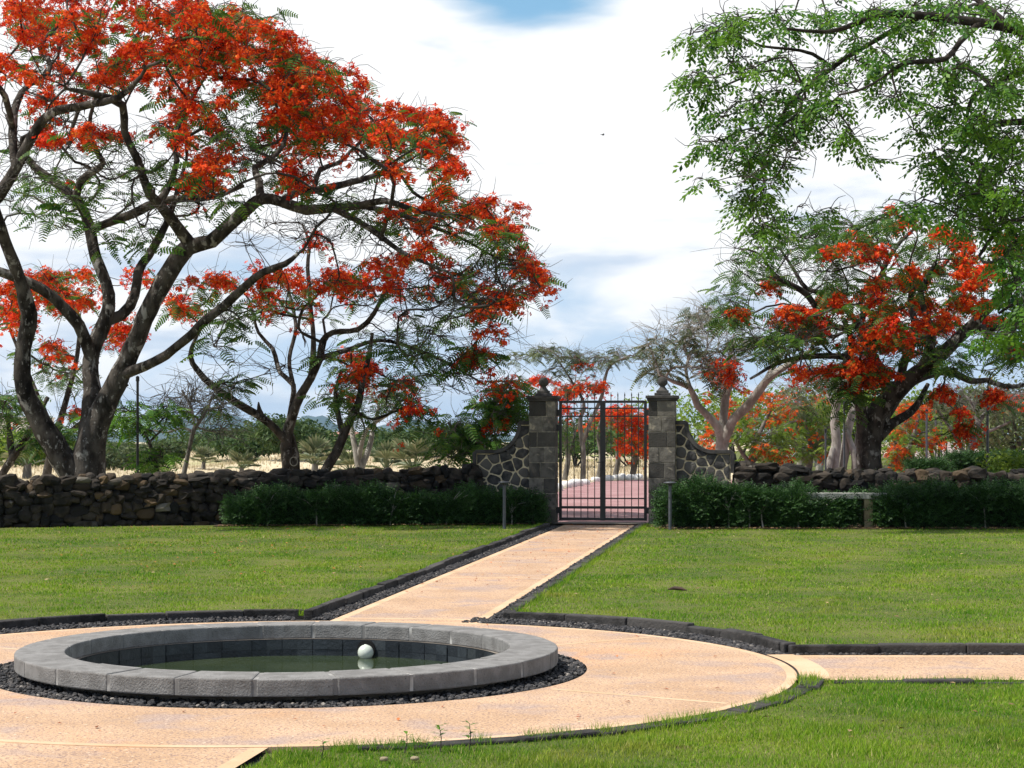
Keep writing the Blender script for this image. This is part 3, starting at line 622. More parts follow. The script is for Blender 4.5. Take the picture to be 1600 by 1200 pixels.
        for a_ in range(len(pp)):
            A_, B_ = pp[a_], pp[(a_ + 1) % len(pp)]; m_ = max(2, int(np.linalg.norm(B_ - A_) / .04))
            for t_ in range(m_): fine.append(A_ + (B_ - A_) * t_ / m_)
        fine = np.array(fine)
        for _ in range(1): fine = .5 * fine + .25 * np.roll(fine, 1, 0) + .25 * np.roll(fine, -1, 0)
        fine = fine + rng.normal(size=fine.shape) * .003
        fine[:, 1] = np.minimum(fine[:, 1], [top(x) - .022 for x in np.clip(fine[:, 0], 0, WL)])
        m_ = len(fine); c_ = fine.mean(0); pr = U(.006, .02)
        for sg in (-1, 1):
            yy = sg * (TH / 2 - .012); rings = [(1.0, 0), (.97, pr * .7), (.86, pr), (.45, pr * 1.15)]
            V = np.concatenate([np.stack([side * (c_[0] + (fine[:, 0] - c_[0]) * q), np.full(m_, yy + sg * h), c_[1] + (fine[:, 1] - c_[1]) * q], 1) for q, h in rings]); V[:, 1] += rng.normal(size=len(V)) * .0015
            k_ = np.arange(m_); k2 = (k_ + 1) % m_; Q = np.concatenate([np.stack([b * m_ + k_, b * m_ + k2, (b + 1) * m_ + k2, (b + 1) * m_ + k_], 1) for b in range(3)])
            v0 = rb.n; rb.add(V, Q); rb.S.append(np.array([m_])); rb.L.append(v0 + 3 * m_ + np.arange(m_)); rb.M.append(np.array([0]))
    rb.build('rubble_stones', M['rubble'], wg, True)
    cb = MB(); cp = [(side * x, 0, top(x) + .035) for x in xs_] + [(side * (WL + .035), 0, 1.38), (side * (WL + .035), 0, 1.0)]
    cp = np.array(cp); t_ = np.gradient(cp, axis=0); t_ /= np.linalg.norm(t_, axis=1)[:, None]; nn = np.stack([-t_[:, 2] * side, 0 * t_[:, 0], t_[:, 0] * side], 1)
    nn = np.where((nn[:, 2:] < -.01), -nn, nn); hw, hd = .036, TH / 2 + .035
    V = np.concatenate([cp + nn * a_ * hw + np.array((0, b_ * hd, 0)) for a_, b_ in ((-1, -1), (1, -1), (1, 1), (-1, 1))]); k_ = len(cp)
    Q = [(b * k_ + i, b * k_ + i + 1, ((b + 1) % 4) * k_ + i + 1, ((b + 1) % 4) * k_ + i) for b in range(4) for i in range(k_ - 1)] + [(0, k_, 2 * k_, 3 * k_), (k_ - 1, 4 * k_ - 1, 3 * k_ - 1, 2 * k_ - 1)]
    bevel(cb.add(V, Q).build('coping', M['basalt_plain'], wg), .01)
    bl = at(788 if side < 0 else 1047, 829, 34.5 if side < 0 else 34.15); b = empty('bollard_lamp', (bl[0], bl[1], LZ), label='slim grey bollard lamp with a flat disc head in front of the %s hedge' % nm, cat='lamp', group='bollard lamps before the hedges')
    MB().tube(np.array([(0, 0, -.02), (0, 0, .79)]), .030, 14).build('post', M['steel'], b, True)
    MB().lathe([(.0, .80), (.06, .80), (.115, .815), (.118, .828), (.06, .842), (0, .845)], n=24).build('lamp_head', M['steel'], b, True)
    MB().lathe([(.033, .77), (.05, .80), (.0, .80)], n=14).build('collar', M['iron'], b, True)
# ================================================================== DRY STONE WALLS
ROCKS = [rockV(U(.35, .65), .26) for _ in range(14)]
def dry_wall(label, line, heights, th=.5, s0=.11, s1=.31, group='dry stone walls'):
    L = np.array(line, float); d = np.r_[0, np.cumsum(np.linalg.norm(np.diff(L, axis=0), axis=1))]
    root = empty('stone_wall', (L[0][0], L[0][1], 0), label=label, cat='wall', group=group); B = (L[0][0], L[0][1], 0)
    pos = lambda s: np.array([np.interp(s, d, L[:, i]) for i in (0, 1)]); hgt = lambda s: np.interp(s, d, heights)
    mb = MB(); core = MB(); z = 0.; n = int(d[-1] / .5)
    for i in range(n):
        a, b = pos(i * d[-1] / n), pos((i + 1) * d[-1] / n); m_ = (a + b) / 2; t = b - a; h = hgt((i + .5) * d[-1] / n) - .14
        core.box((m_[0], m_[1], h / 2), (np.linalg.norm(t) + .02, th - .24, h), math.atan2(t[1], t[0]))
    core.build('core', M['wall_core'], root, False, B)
    def stone(s, y, zz, l, h, dp):
        p = pos(s); t = pos(s + .1) - pos(s - .1); a = math.atan2(t[1], t[0]); nn = np.array((-math.sin(a), math.cos(a)))
        V = ROCKS[rng.integers(14)] * (l, dp, h); m_ = rot(a + U(-.3, .3), U(-.28, .28), U(-.3, .3))[0]
        mb.add(V @ m_.T + (*(p + nn * y), zz), ICO2[1])
    for sg in (-1, 1):
        z = .0
        while z < max(heights) - .05:
            h = U(.11, .19); s = U(0, .1)
            while s < d[-1]:
                l = U(s0, s1) * (1.25 if U(0, 1) < .15 else 1)
                if z + h * .6 < hgt(s): stone(s + l / 2, sg * (th / 2 - .11) + U(-.03, .03), z + h / 2 + U(-.045, .045), l * 1.1, h * U(.85, 1.5), .30)
                s += l
            z += h * .93
    s = 0
    while s < d[-1]:
        l = U(.12, .36); stone(s + l / 2, U(-.12, .12), hgt(s) - .03 + U(-.05, .06), l * 1.1, U(.12, .22), U(.25, .4)); s += l * U(.6, 1.0)
    mb.build('stones', M['lava'], root, False, B); return root
dry_wall('long dry stone wall of dark lava rocks left of the gate', [(-16, 33.4), (-9.5, 35.0), (-5, 36.6), (-.75, 37.45)], [.86, .86, .96, 1.04])
dry_wall('dry stone wall of black lava rocks right of the gate, behind the bench', [(4.26, 36.9), (5.4, 36.9), (5.5, 36.9), (9, 36.9), (16, 36.6)], [1.10, 1.10, .98, .97, .95], s0=.16, s1=.42)
# ================================================================== HEDGES
def hedge(label, x0, x1, yf, depth, hf, n, stems=0, ygrad=0.):
    """hf: height profile function of x"""
    root = empty('hedge', ((x0 + x1) / 2, yf + depth / 2, LZ), label=label, cat='hedge', group='clipped hedges below the walls'); B = ((x0 + x1) / 2, yf + depth / 2, LZ)
    yl = lambda x: yf + (x - x0) * ygrad
    nz = lambda x, z: .07 * math.sin(x * 3.1 + z * 4) + .05 * math.sin(x * 7.3 - z * 6 + 1)
    mb = MB(); k = int((x1 - x0) / .12)
    xs_ = np.linspace(x0 + .08, x1 - .08, k); rows = []
    prof = [(.14, .0), (.20, .25), (.16, .75), (.24, .93), (.5, .97), (.76, .93), (.84, .5), (.84, 0)]
    V = np.array([[(x, yl(x) + depth * p + U(-.03, .03), LZ + max(.1, (hf(x) - .07) * q + (nz(x, q) * .6 if q else 0)) * (1 if q else 0)) for p, q in prof] for x in xs_])
    m_ = len(prof); a = np.arange(k - 1)[:, None] * m_ + np.arange(m_ - 1)[None]
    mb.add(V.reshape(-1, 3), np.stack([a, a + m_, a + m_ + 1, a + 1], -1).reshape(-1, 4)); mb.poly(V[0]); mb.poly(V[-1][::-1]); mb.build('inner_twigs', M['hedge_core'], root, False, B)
    xs_ = U(x0, x1, n); q = U(0, 1, n); T_ = np.zeros((n, 3)); P_ = np.zeros(n); Yw = U(0, 6.28, n)
    for i in range(n):
        x = xs_[i]; h = hf(x)
        if q[i] < .58: z = h * U(.02, 1) ** .8; y = yl(x) + .08 + nz(x, z) + U(-.06, .10); Yw[i] = -1.57 + U(-1.2, 1.2); P_[i] = U(-.5, .9)
        elif q[i] < .92: y = yl(x) + U(.05, 1) * depth; z = h + nz(x, 1) + U(-.10, .07); P_[i] = U(-.2, 1.3)
        else:
            e = U(0, 1) < .5; x = (x0 if e else x1) + U(-.06, .06); y = yl(x) + U(.1, .9) * depth; z = hf(xs_[i]) * U(.05, 1); Yw[i] = (3.14 if e else 0) + U(-1, 1); P_[i] = U(-.4, .8)
        T_[i] = (x, y, LZ + max(z, .03))
    fo = MB(); w = rng.integers(0, 3, n)
    for j in range(3):
        s = w == j; ns = s.sum(); fo.inst(*SPRIG[j], rot(Yw[s], P_[s], U(-1, 1, ns), U(.7, 1.25, ns)), T_[s])
    fo.build('foliage', M['hedge'], root, False, B)
    for i in range(stems):
        sb = MB(); x = x0 + (i + .5) / stems * (x1 - x0) + U(-.15, .15); y = yl(x) + U(.0, .07); c = np.array((x, y, LZ)); t = np.array((x + U(-.06, .06), y + .02, LZ + U(.28, .4)))
        sb.tube(np.array([c, (c + t) / 2 + U(-.015, .015, 3), t]), np.array((.016, .014, .011)), 5)
        for _ in range(5):
            e = t + (U(-.4, .4), U(-.05, .12), U(.12, .32)); sb.tube(np.array([t - (0, 0, U(0, .1)), (t + e) / 2 + (0, 0, .03), e]), np.array((.009, .007, .003)), 4)
        sb.build('stem', M['bark_pale'], root, True, B)
    return root
hedge('long clipped dark green hedge left of the gate path', -5.15, .45, 35.3, .85, lambda x: .49 + .05 * math.sin(x * 1.3) - max(0, -4.75 - x) * .6, 9000, 5, .13)
hedge('clipped hedge with bare stems right of the gate, running behind the bench', 2.78, 6.12, 34.45, .85, lambda x: (.60 + .05 * math.sin(x * 2.1) if x < 5.0 else (.53 if x < 5.35 else .43)), 6800, 8)
hedge('dense clipped hedge to the right of the stone bench', 6.60, 12.5, 34.4, .9, lambda x: .60 + .05 * math.sin(x * 1.7), 9000, 5)
# stone bench in front
b = empty('stone_bench', (*at(1316, 829, 34.74)[:2], LZ), label='low grey stone slab bench between the two right hedges', cat='bench')
bevel(MB().box((0.06, 0, .575), (1.42, .40, .11)).build('seat', M['slab'], b), .01)
for x in (-.45, .45): bevel(MB().box((x, 0, .255), (.16, .30, .53)).build('leg', M['slab_leg'], b), .01)
# ================================================================== TREES
BT = 'big scarlet flame tree with twin leaning trunks left of the gate'
L = [
 [(122, 800, 0, 84), (118, 752, 0, 70), (92, 710, -.1, 60), (62, 655, -.2, 48), (38, 605, -.3, 40), (36, 545, -.3, 36), (44, 490, -.3, 40), (28, 430, -.5, 27), (8, 375, -.8, 22), (-6, 335, -1, 20), (-20, 290, -1.2, 16), (-30, 220, -1.5, 12)],
 [(134, 800, 0, 90), (136, 745, 0, 76), (140, 690, 0, 68), (145, 630, .2, 48), (142, 565, .5, 37), (155, 520, .6, 38), (170, 480, .7, 30), (165, 440, .8, 24), (150, 402, .9, 23), (142, 362, 1, 22), (124, 318, 1.1, 17), (90, 288, 1.4, 16), (56, 262, 1.8, 14), (30, 230, 2.4, 9), (10, 180, 2.8, 6)],
 [(142, 765, 0, 70), (145, 690, 0, 62), (165, 632, -.1, 54), (190, 582, -.2, 48), (212, 530, -.3, 44), (240, 470, -.4, 43), (266, 425, -.5, 43), (295, 386, -.6, 38), (330, 376, -.8, 29), (360, 350, -.9, 27), (390, 322, -1, 25), (412, 310, -1, 22), (440, 315, -1.1, 20), (480, 328, -1.2, 20), (520, 325, -1.3, 17), (560, 321, -1.5, 12), (600, 314, -1.8, 10), (640, 326, -2, 8), (690, 338, -2.3, 5)],
 [(146, 570, .5, 26), (122, 508, .2, 27), (84, 466, 0, 24), (48, 442, -.3, 20), (2, 426, -.6, 16), (-60, 405, -1, 12)],
 [(158, 505, .6, 22), (190, 492, .9, 24), (210, 462, 1.1, 20), (216, 425, 1.2, 18), (232, 400, 1.3, 15), (252, 365, 1.5, 12), (266, 335, 1.7, 10), (276, 300, 1.9, 8), (290, 255, 2.2, 6)],
 [(142, 362, 1, 20), (165, 350, .9, 16), (205, 335, .7, 17), (232, 322, .6, 16), (270, 311, .4, 12), (330, 308, .1, 9), (380, 290, -.2, 6)],
 [(118, 312, 1.1, 14), (126, 282, 1, 14), (150, 265, .9, 12), (161, 254, .8, 10), (150, 235, .6, 9), (140, 195, .4, 7), (150, 150, .2, 5)],
 [(298, 384, -.6, 28), (275, 350, -1, 23), (245, 315, -1.4, 20), (230, 295, -1.7, 16), (214, 250, -2, 13), (195, 205, -2.3, 11), (192, 165, -2.6, 12), (150, 148, -3, 10), (110, 140, -3.2, 6)],
 [(245, 318, -1.4, 14), (265, 290, -1.2, 11), (276, 250, -1, 9), (272, 215, -.8, 8), (292, 170, -.5, 6), (320, 120, -.2, 5)],
 [(408, 310, -1, 17), (404, 282, -.6, 12), (398, 262, -.3, 11), (420, 250, 0, 9), (442, 228, .4, 8), (452, 190, .8, 6), (480, 150, 1.2, 4)],
 [(442, 314, -1.1, 16), (468, 298, -.7, 14), (500, 296, -.4, 12), (550, 285, .2, 10), (600, 270, .9, 8), (640, 250, 1.4, 5)],
 [(490, 296, -.4, 9), (500, 266, 0, 8), (530, 254, .4, 7), (548, 236, .7, 5), (580, 205, 1, 4)],
 [(520, 325, -1.3, 12), (560, 346, -1.7, 9), (600, 374, -2.1, 8), (640, 400, -2.6, 6), (700, 425, -3, 4)],
 [(560, 322, -1.5, 9), (610, 330, -1, 8), (670, 352, -.5, 7), (720, 372, 0, 5), (770, 400, .3, 4)],
 [(188, 588, -.2, 22), (215, 576, -.5, 19), (250, 560, -.9, 18), (290, 532, -1.4, 17), (320, 502, -1.8, 16), (350, 478, -2.1, 15), (386, 445, -2.5, 12), (412, 425, -2.8, 11), (446, 412, -3, 9), (466, 396, -3.1, 5)],
 [(-40, 360, -1.6, 30), (0, 300, -1.6, 26), (24, 265, -1.7, 22), (42, 228, -1.8, 19), (66, 190, -2, 17), (92, 171, -2.3, 14), (122, 167, -2.6, 12), (185, 152, -3.2, 9), (220, 120, -3.6, 6)],
 [(24, 262, -1.7, 15), (20, 210, -1.4, 14), (26, 160, -1.1, 11), (46, 132, -.8, 9), (76, 115, -.5, 8), (74, 90, -.2, 8), (62, 74, 0, 8), (88, 42, .3, 7), (112, 18, .6, 6), (130, -40, 1, 4)],
 [(20, 200, -1.4, 9), (8, 150, -2, 10), (-15, 120, -2.4, 8)],
]
Bl = [('f', 190, 15, 180, 28, 34), ('f', 330, 55, 110, 45, 42), ('f', 225, 110, 90, 42, 22), ('f', 430, 115, 80, 38, 28), ('f', 500, 135, 70, 36, 22), ('f', 520, 180, 70, 40, 20), ('f', 470, 195, 60, 40, 14), ('f', 635, 192, 70, 25, 20), ('f', 690, 215, 32, 28, 9), ('f', 585, 210, 50, 22, 8),
      ('f', 300, 175, 60, 45, 14), ('f', 330, 240, 34, 40, 8), ('f', 312, 285, 38, 20, 8), ('f', 150, 215, 45, 18, 6), ('f', 82, 215, 22, 28, 5), ('f', 100, 153, 32, 12, 4), ('f', 40, 30, 38, 28, 9), ('f', 30, 100, 38, 22, 6), ('f', 480, 222, 22, 25, 5), ('f', 452, 282, 32, 20, 5), ('f', 612, 258, 26, 12, 3), ('f', 702, 262, 18, 16, 4), ('f', 680, 300, 28, 16, 3),
      ('f', 715, 330, 50, 26, 6), ('f', 780, 342, 32, 34, 9), ('f', 640, 345, 56, 28, 5), ('f', 685, 385, 28, 26, 4), ('f', 812, 412, 22, 32, 7), ('f', 838, 445, 10, 14, 3), ('f', 768, 460, 36, 16, 6), ('f', 705, 430, 34, 16, 4), ('f', 760, 495, 20, 20, 4), ('f', 615, 420, 46, 22, 4), ('f', 745, 557, 18, 10, 4, -2), ('f', 160, -60, 200, 50, 22),
      ('f', 250, 60, 150, 70, 18), ('f', 400, 60, 60, 40, 12), ('f', 130, 90, 60, 40, 8),
      ('l', 55, 230, 55, 80, 8), ('l', 200, 290, 110, 50, 9), ('l', 420, 240, 60, 36, 6), ('l', 520, 300, 60, 26, 5), ('l', 640, 330, 80, 36, 8), ('l', 740, 395, 60, 45, 8), ('l', 806, 368, 26, 20, 4), ('l', 700, 470, 80, 34, 7), ('l', 700, 556, 60, 16, 7, -2), ('l', 640, 545, 50, 14, 4, -2), ('l', 60, 310, 60, 55, 5), ('l', 110, 340, 60, 40, 5), ('l', 230, 385, 60, 36, 5), ('l', 350, 500, 50, 36, 5, -2), ('l', 300, 190, 140, 60, 12), ('l', 470, 120, 60, 50, 7), ('l', 370, 40, 70, 40, 6), ('l', 330, 310, 60, 30, 5), ('l', 610, 225, 80, 30, 6),
      ('b', 620, 330, 120, 60, 16), ('b', 720, 470, 90, 70, 26), ('b', 800, 440, 40, 40, 8), ('b', 720, 590, 60, 20, 8, -2), ('b', 100, 280, 110, 100, 22), ('b', 300, 270, 140, 90, 22), ('b', 500, 240, 120, 50, 14), ('b', 60, 100, 60, 60, 10)]
tree('flame_tree', BT, 'tree', 38, L, Bl, group='flame trees', depth=5.2, ctx=125, rx=760, pods=10, fk=13, lk=9, fsize=.23, wk=.55, fn=.95, bs=.88)
L2 = [
 [(450, 800, 0, 30), (450, 748, 0, 27), (448, 712, 0, 25), (447, 684, 0, 26), (457, 650, -.1, 19), (471, 616, -.2, 18), (486, 590, -.3, 16), (500, 560, -.5, 13), (505, 532, -.6, 11), (520, 519, -.8, 9), (560, 515, -1.1, 8), (584, 490, -1.4, 7), (604, 450, -1.6, 5)],
 [(448, 690, 0, 20), (430, 670, -.2, 15), (405, 650, -.5, 14), (370, 630, -.8, 12), (335, 605, -1.1, 11), (310, 580, -1.4, 9), (297, 556, -1.6, 8), (306, 528, -1.8, 5), (330, 490, -2, 4)],
 [(409, 653, -.5, 12), (405, 640, -.5, 8), (404, 628, -.5, 2)],
 [(447, 692, .1, 14), (455, 640, .5, 10), (458, 602, .8, 9), (438, 582, 1, 8), (426, 545, 1.2, 7), (404, 520, 1.4, 5), (390, 470, 1.6, 4)],
 [(486, 590, -.3, 11), (490, 540, .1, 9), (486, 480, .5, 7), (481, 420, .8, 6), (483, 380, 1, 5), (472, 350, 1.2, 3)],
 [(500, 560, -.5, 10), (540, 548, .2, 8), (600, 532, .9, 6), (680, 558, 1.5, 5), (760, 602, 2, 3)],
 [(461, 800, .3, 28), (461, 748, .3, 24), (460, 712, .3, 21), (456, 690, .2, 16), (452, 672, .1, 10)],
 [(458, 604, .8, 8), (452, 560, 1.4, 7), (462, 510, 1.9, 6), (450, 450, 2.3, 5)]]
B2 = [('f', 430, 440, 60, 22, 12), ('f', 330, 440, 46, 16, 8), ('f', 520, 440, 56, 18, 12), ('f', 580, 440, 36, 12, 5), ('f', 440, 480, 46, 20, 5), ('f', 275, 470, 22, 20, 4), ('f', 300, 490, 30, 14, 3), ('f', 490, 372, 8, 16, 2), ('f', 552, 562, 20, 16, 5), ('f', 572, 586, 16, 10, 4), ('f', 628, 600, 16, 8, 3), ('f', 620, 440, 60, 40, 5),
      ('l', 330, 470, 60, 40, 9), ('l', 540, 550, 40, 24, 6), ('l', 350, 598, 46, 12, 6, -1.5), ('l', 500, 470, 90, 30, 8), ('l', 630, 500, 80, 60, 9), ('l', 640, 580, 40, 40, 6), ('b', 450, 370, 80, 40, 16), ('b', 640, 480, 90, 80, 16), ('b', 400, 540, 80, 50, 10)]
tree('flame_tree', 'half-bare flame tree forking low behind the wall, with a broken snag on its left branch', 'tree', 44, L2, B2, group='flame trees', depth=2.6, ctx=460, rx=330, pods=8, fk=9, lk=8, fsize=.28, fn=.85)
tree('flame_tree', 'slender dark tree leaning right behind the wall, clumps of green leaves on top', 'tree', 41.5, [[(495, 780, 0, 22), (506, 740, 0, 20), (526, 706, 0, 19), (541, 668, 0, 18), (560, 630, -.2, 14), (567, 592, -.3, 10), (576, 560, -.3, 8), (582, 520, -.3, 5)], [(536, 676, 0, 12), (529, 650, .3, 9), (524, 612, .4, 7), (534, 580, .5, 5)]],
     [('l', 560, 640, 45, 25, 6), ('l', 600, 620, 30, 25, 5), ('l', 530, 600, 30, 25, 5), ('f', 560, 580, 20, 14, 4), ('f', 655, 640, 12, 8, 2), ('l', 655, 640, 22, 16, 4), ('b', 620, 640, 50, 25, 5)], group='flame trees', depth=1.2, pods=4)
tree('slender_tree', 'small pale-barked tree with a three-forked trunk standing before the fan palms', 'tree', 47, [[(563, 780, 0, 18), (563, 748, 0, 15), (559, 720, 0, 12), (553, 692, 0, 9), (548, 656, .2, 7), (545, 620, .3, 4)], [(562, 736, 0, 11), (576, 702, .2, 9), (584, 666, .4, 7), (592, 636, .5, 5)], [(560, 716, 0, 10), (568, 682, -.2, 7), (580, 664, -.3, 6), (606, 648, -.5, 5), (628, 626, -.7, 3)]],
     [('l', 600, 615, 35, 18, 5), ('b', 580, 625, 50, 20, 7), ('l', 545, 615, 20, 14, 3)], bark='bark_pale', depth=1.0)
tree('slender_tree', 'thin leaning bare sapling with a spread of dark twigs behind the wall', 'tree', 42, [[(284, 780, 0, 11), (286, 748, 0, 9), (296, 700, 0, 7), (304, 670, 0, 7), (318, 650, -.1, 5), (330, 625, -.2, 3)], [(303, 676, 0, 6), (285, 668, .2, 4), (262, 676, .3, 4), (240, 672, .4, 3)], [(304, 670, 0, 5), (300, 640, .2, 4), (284, 610, .3, 3)]],
     [('b', 320, 630, 36, 26, 12), ('b', 280, 630, 30, 26, 10), ('l', 345, 640, 16, 10, 3), ('b', 340, 675, 20, 14, 5)], bark='bark_grey', depth=.8, twigs=6)
tree('flame_tree', 'young dark-leaved tree with drooping foliage beside the black pole', 'tree', 40.5, [[(252, 790, 0, 8), (248, 748, 0, 7), (238, 705, 0, 6), (228, 680, 0, 5), (215, 655, .2, 4)], [(234, 690, 0, 4), (255, 670, -.2, 3)]],
     [('l', 240, 705, 18, 26, 9), ('l', 225, 645, 45, 18, 12), ('l', 190, 660, 40, 16, 7), ('l', 275, 640, 20, 12, 3)], leafmat='leaf', group='flame trees', depth=1.0, lk=11)
tree('flame_tree', 'flame tree further back on the left, deep red sprays showing behind the twin trunks', 'tree', 50, [[(68, 780, 0, 20), (73, 748, 0, 17), (78, 715, 0, 15), (90, 670, 0, 12), (105, 620, .2, 9), (120, 560, .4, 7), (125, 500, .4, 5)], [(78, 715, 0, 12), (95, 690, .3, 9), (150, 640, .6, 7), (200, 600, .8, 5)], [(86, 680, 0, 9), (60, 620, 0, 7), (30, 550, 0, 6), (10, 500, 0, 4)]],
     [('f', 90, 432, 55, 14, 10), ('f', 110, 465, 50, 22, 14), ('f', 20, 470, 34, 34, 12), ('f', 85, 545, 26, 10, 5), ('f', 190, 520, 28, 28, 8), ('f', 30, 500, 30, 14, 5), ('f', 230, 430, 30, 14, 3), ('l', 120, 590, 50, 26, 8), ('l', 60, 560, 40, 20, 5), ('l', 130, 670, 40, 30, 8), ('l', 100, 440, 60, 30, 5), ('f', 120, 650, 16, 10, 2)], group='flame trees', depth=2.2, fk=10)
tree('slender_tree', 'dark slanting trunk with leafy clumps at the far left edge of the field', 'tree', 41, [[(-18, 790, 0, 16), (2, 744, 0, 14), (30, 700, 0, 12), (55, 660, .1, 9), (75, 620, .2, 6)], [(18, 720, 0, 9), (16, 690, .2, 12), (14, 670, .2, 7), (10, 640, .3, 5)]],
     [('l', 20, 625, 34, 26, 12), ('l', 70, 680, 34, 22, 7), ('l', -20, 640, 30, 30, 6), ('f', 8, 625, 8, 6, 1)], leafmat='frond', depth=1.2, lk=11)
tree('flame_tree', 'bushy young flame tree with bright green feathery leaves beside the left wing wall', 'tree', 42.5, [[(742, 800, 0, 13), (744, 740, 0, 11), (750, 690, 0, 9), (762, 655, .1, 7), (775, 620, .2, 5)], [(746, 715, 0, 8), (725, 685, -.2, 6), (700, 660, -.3, 4)], [(752, 680, 0, 6), (785, 650, .3, 5), (805, 625, .4, 4)]],
     [('l', 775, 632, 34, 24, 14), ('l', 745, 668, 44, 26, 18), ('l', 715, 690, 34, 20, 12), ('l', 800, 645, 22, 30, 9), ('l', 800, 612, 20, 12, 6), ('l', 690, 705, 24, 12, 5), ('l', 760, 700, 26, 16, 8), ('f', 790, 605, 24, 10, 5), ('f', 772, 660, 10, 8, 1)], group='flame trees', depth=1.1, lk=11, bark='bark_grey', leafmat='frond_bright')
# the big tree right of the gate
L3 = [
 [(1354, 800, 0, 82), (1356, 738, 0, 76), (1358, 700, 0, 73), (1362, 662, 0, 76), (1380, 635, -.1, 60), (1402, 608, -.3, 54), (1432, 584, -.6, 46), (1462, 560, -.9, 38), (1492, 535, -1.1, 31), (1520, 506, -1.3, 25), (1546, 480, -1.4, 18), (1582, 448, -1.6, 13), (1620, 400, -1.8, 8)],
 [(1350, 690, -.1, 40), (1345, 640, -.3, 25), (1336, 608, -.6, 19), (1322, 570, -1, 14), (1332, 536, -1.3, 10), (1318, 500, -1.5, 7)],
 [(1430, 588, -.6, 26), (1448, 560, -.9, 24), (1456, 522, -1.1, 20), (1447, 494, -1.2, 11), (1440, 455, -1.3, 8), (1462, 410, -1.4, 6)],
 [(1372, 682, .1, 28), (1394, 662, .3, 21), (1416, 648, .5, 17), (1432, 634, .7, 12), (1450, 600, .9, 7)],
 [(1376, 660, .2, 36), (1398, 626, .6, 24), (1420, 600, .9, 20), (1440, 590, 1.2, 17), (1480, 580, 1.7, 13), (1520, 596, 2.1, 10), (1542, 594, 2.3, 9), (1570, 604, 2.5, 8), (1610, 600, 2.8, 6)],
 [(1390, 620, .2, 30), (1372, 570, .8, 20), (1350, 530, 1.2, 15), (1345, 505, 1.4, 12), (1360, 468, 1.6, 10), (1376, 430, 1.8, 8), (1400, 386, 2, 7), (1428, 358, 2.2, 5)],
 [(1346, 508, 1.4, 11), (1312, 512, 1.2, 11), (1288, 500, 1, 9), (1262, 462, .8, 10), (1230, 442, .6, 9), (1210, 430, .4, 8), (1196, 408, .2, 4)],
 [(1345, 512, 1.3, 10), (1300, 462, 1.8, 9), (1262, 452, 2, 8), (1240, 420, 2.2, 6), (1220, 390, 2.4, 4)],
 [(1382, 592, .5, 18), (1332, 562, -.2, 11), (1282, 556, -.8, 9), (1222, 565, -1.3, 7), (1172, 592, -1.6, 4)],
 [(1515, 510, -1.3, 14), (1560, 512, -1, 10), (1604, 498, -.7, 7)],
 [(1402, 605, -.1, 22), (1415, 560, .4, 16), (1430, 510, .9, 12), (1424, 460, 1.4, 9), (1470, 420, 1.8, 7), (1500, 380, 2.2, 5)]]
B3 = [('f', 1352, 582, 38, 20, 16, -1.6), ('f', 1345, 605, 16, 10, 4, -1.6), ('f', 1320, 466, 60, 14, 13), ('f', 1235, 494, 36, 14, 9), ('f', 1372, 524, 42, 14, 12), ('f', 1415, 525, 32, 16, 10), ('f', 1425, 470, 22, 10, 6), ('f', 1376, 445, 26, 8, 5), ('f', 1412, 440, 28, 8, 6), ('f', 1460, 495, 38, 20, 13), ('f', 1470, 360, 18, 10, 6), ('f', 1366, 395, 22, 8, 5), ('f', 1350, 370, 28, 12, 5), ('f', 1440, 420, 18, 10, 4), ('f', 1510, 430, 26, 22, 9), ('f', 1500, 390, 28, 22, 8), ('f', 1560, 420, 28, 12, 5), ('f', 1520, 475, 36, 8, 7), ('f', 1550, 500, 18, 6, 4), ('f', 1390, 490, 22, 10, 5), ('f', 1165, 490, 22, 8, 4), ('f', 1205, 450, 10, 10, 2), ('f', 1280, 578, 34, 8, 7), ('f', 1480, 614, 18, 6, 4, -1.4), ('f', 1505, 645, 4, 8, 2, -1.4), ('f', 1505, 672, 4, 10, 3, -1.4), ('f', 1560, 622, 20, 8, 3, -1.2), ('f', 1590, 550, 12, 8, 2), ('f', 1570, 380, 28, 20, 5), ('f', 1280, 520, 30, 14, 5), ('f', 1270, 480, 24, 14, 4), ('f', 1310, 400, 40, 16, 4), ('f', 1400, 340, 40, 12, 4),
      ('l', 1180, 420, 46, 30, 10), ('l', 1250, 380, 56, 22, 10), ('l', 1330, 350, 76, 18, 12), ('l', 1150, 480, 40, 22, 9), ('l', 1200, 535, 56, 22, 11), ('l', 1300, 530, 50, 22, 8), ('l', 1290, 430, 56, 26, 8), ('l', 1420, 390, 60, 36, 9), ('l', 1490, 556, 50, 18, 8), ('l', 1580, 540, 30, 36, 12), ('l', 1400, 545, 50, 14, 6), ('l', 1460, 450, 60, 26, 7), ('l', 1325, 625, 12, 26, 5, -1.4), ('l', 1250, 520, 50, 20, 6), ('l', 1360, 480, 50, 30, 6), ('b', 1230, 400, 90, 40, 14), ('b', 1200, 520, 70, 40, 10), ('b', 1350, 400, 80, 50, 8)]
tree('flame_tree', 'broad old flame tree with a massive black trunk right of the gate', 'tree', 45, L3, B3, group='flame trees', depth=3.6, ctx=1370, rx=300, pods=6, fk=13, lk=14, fsize=.21, fn=.86, bs=.92)
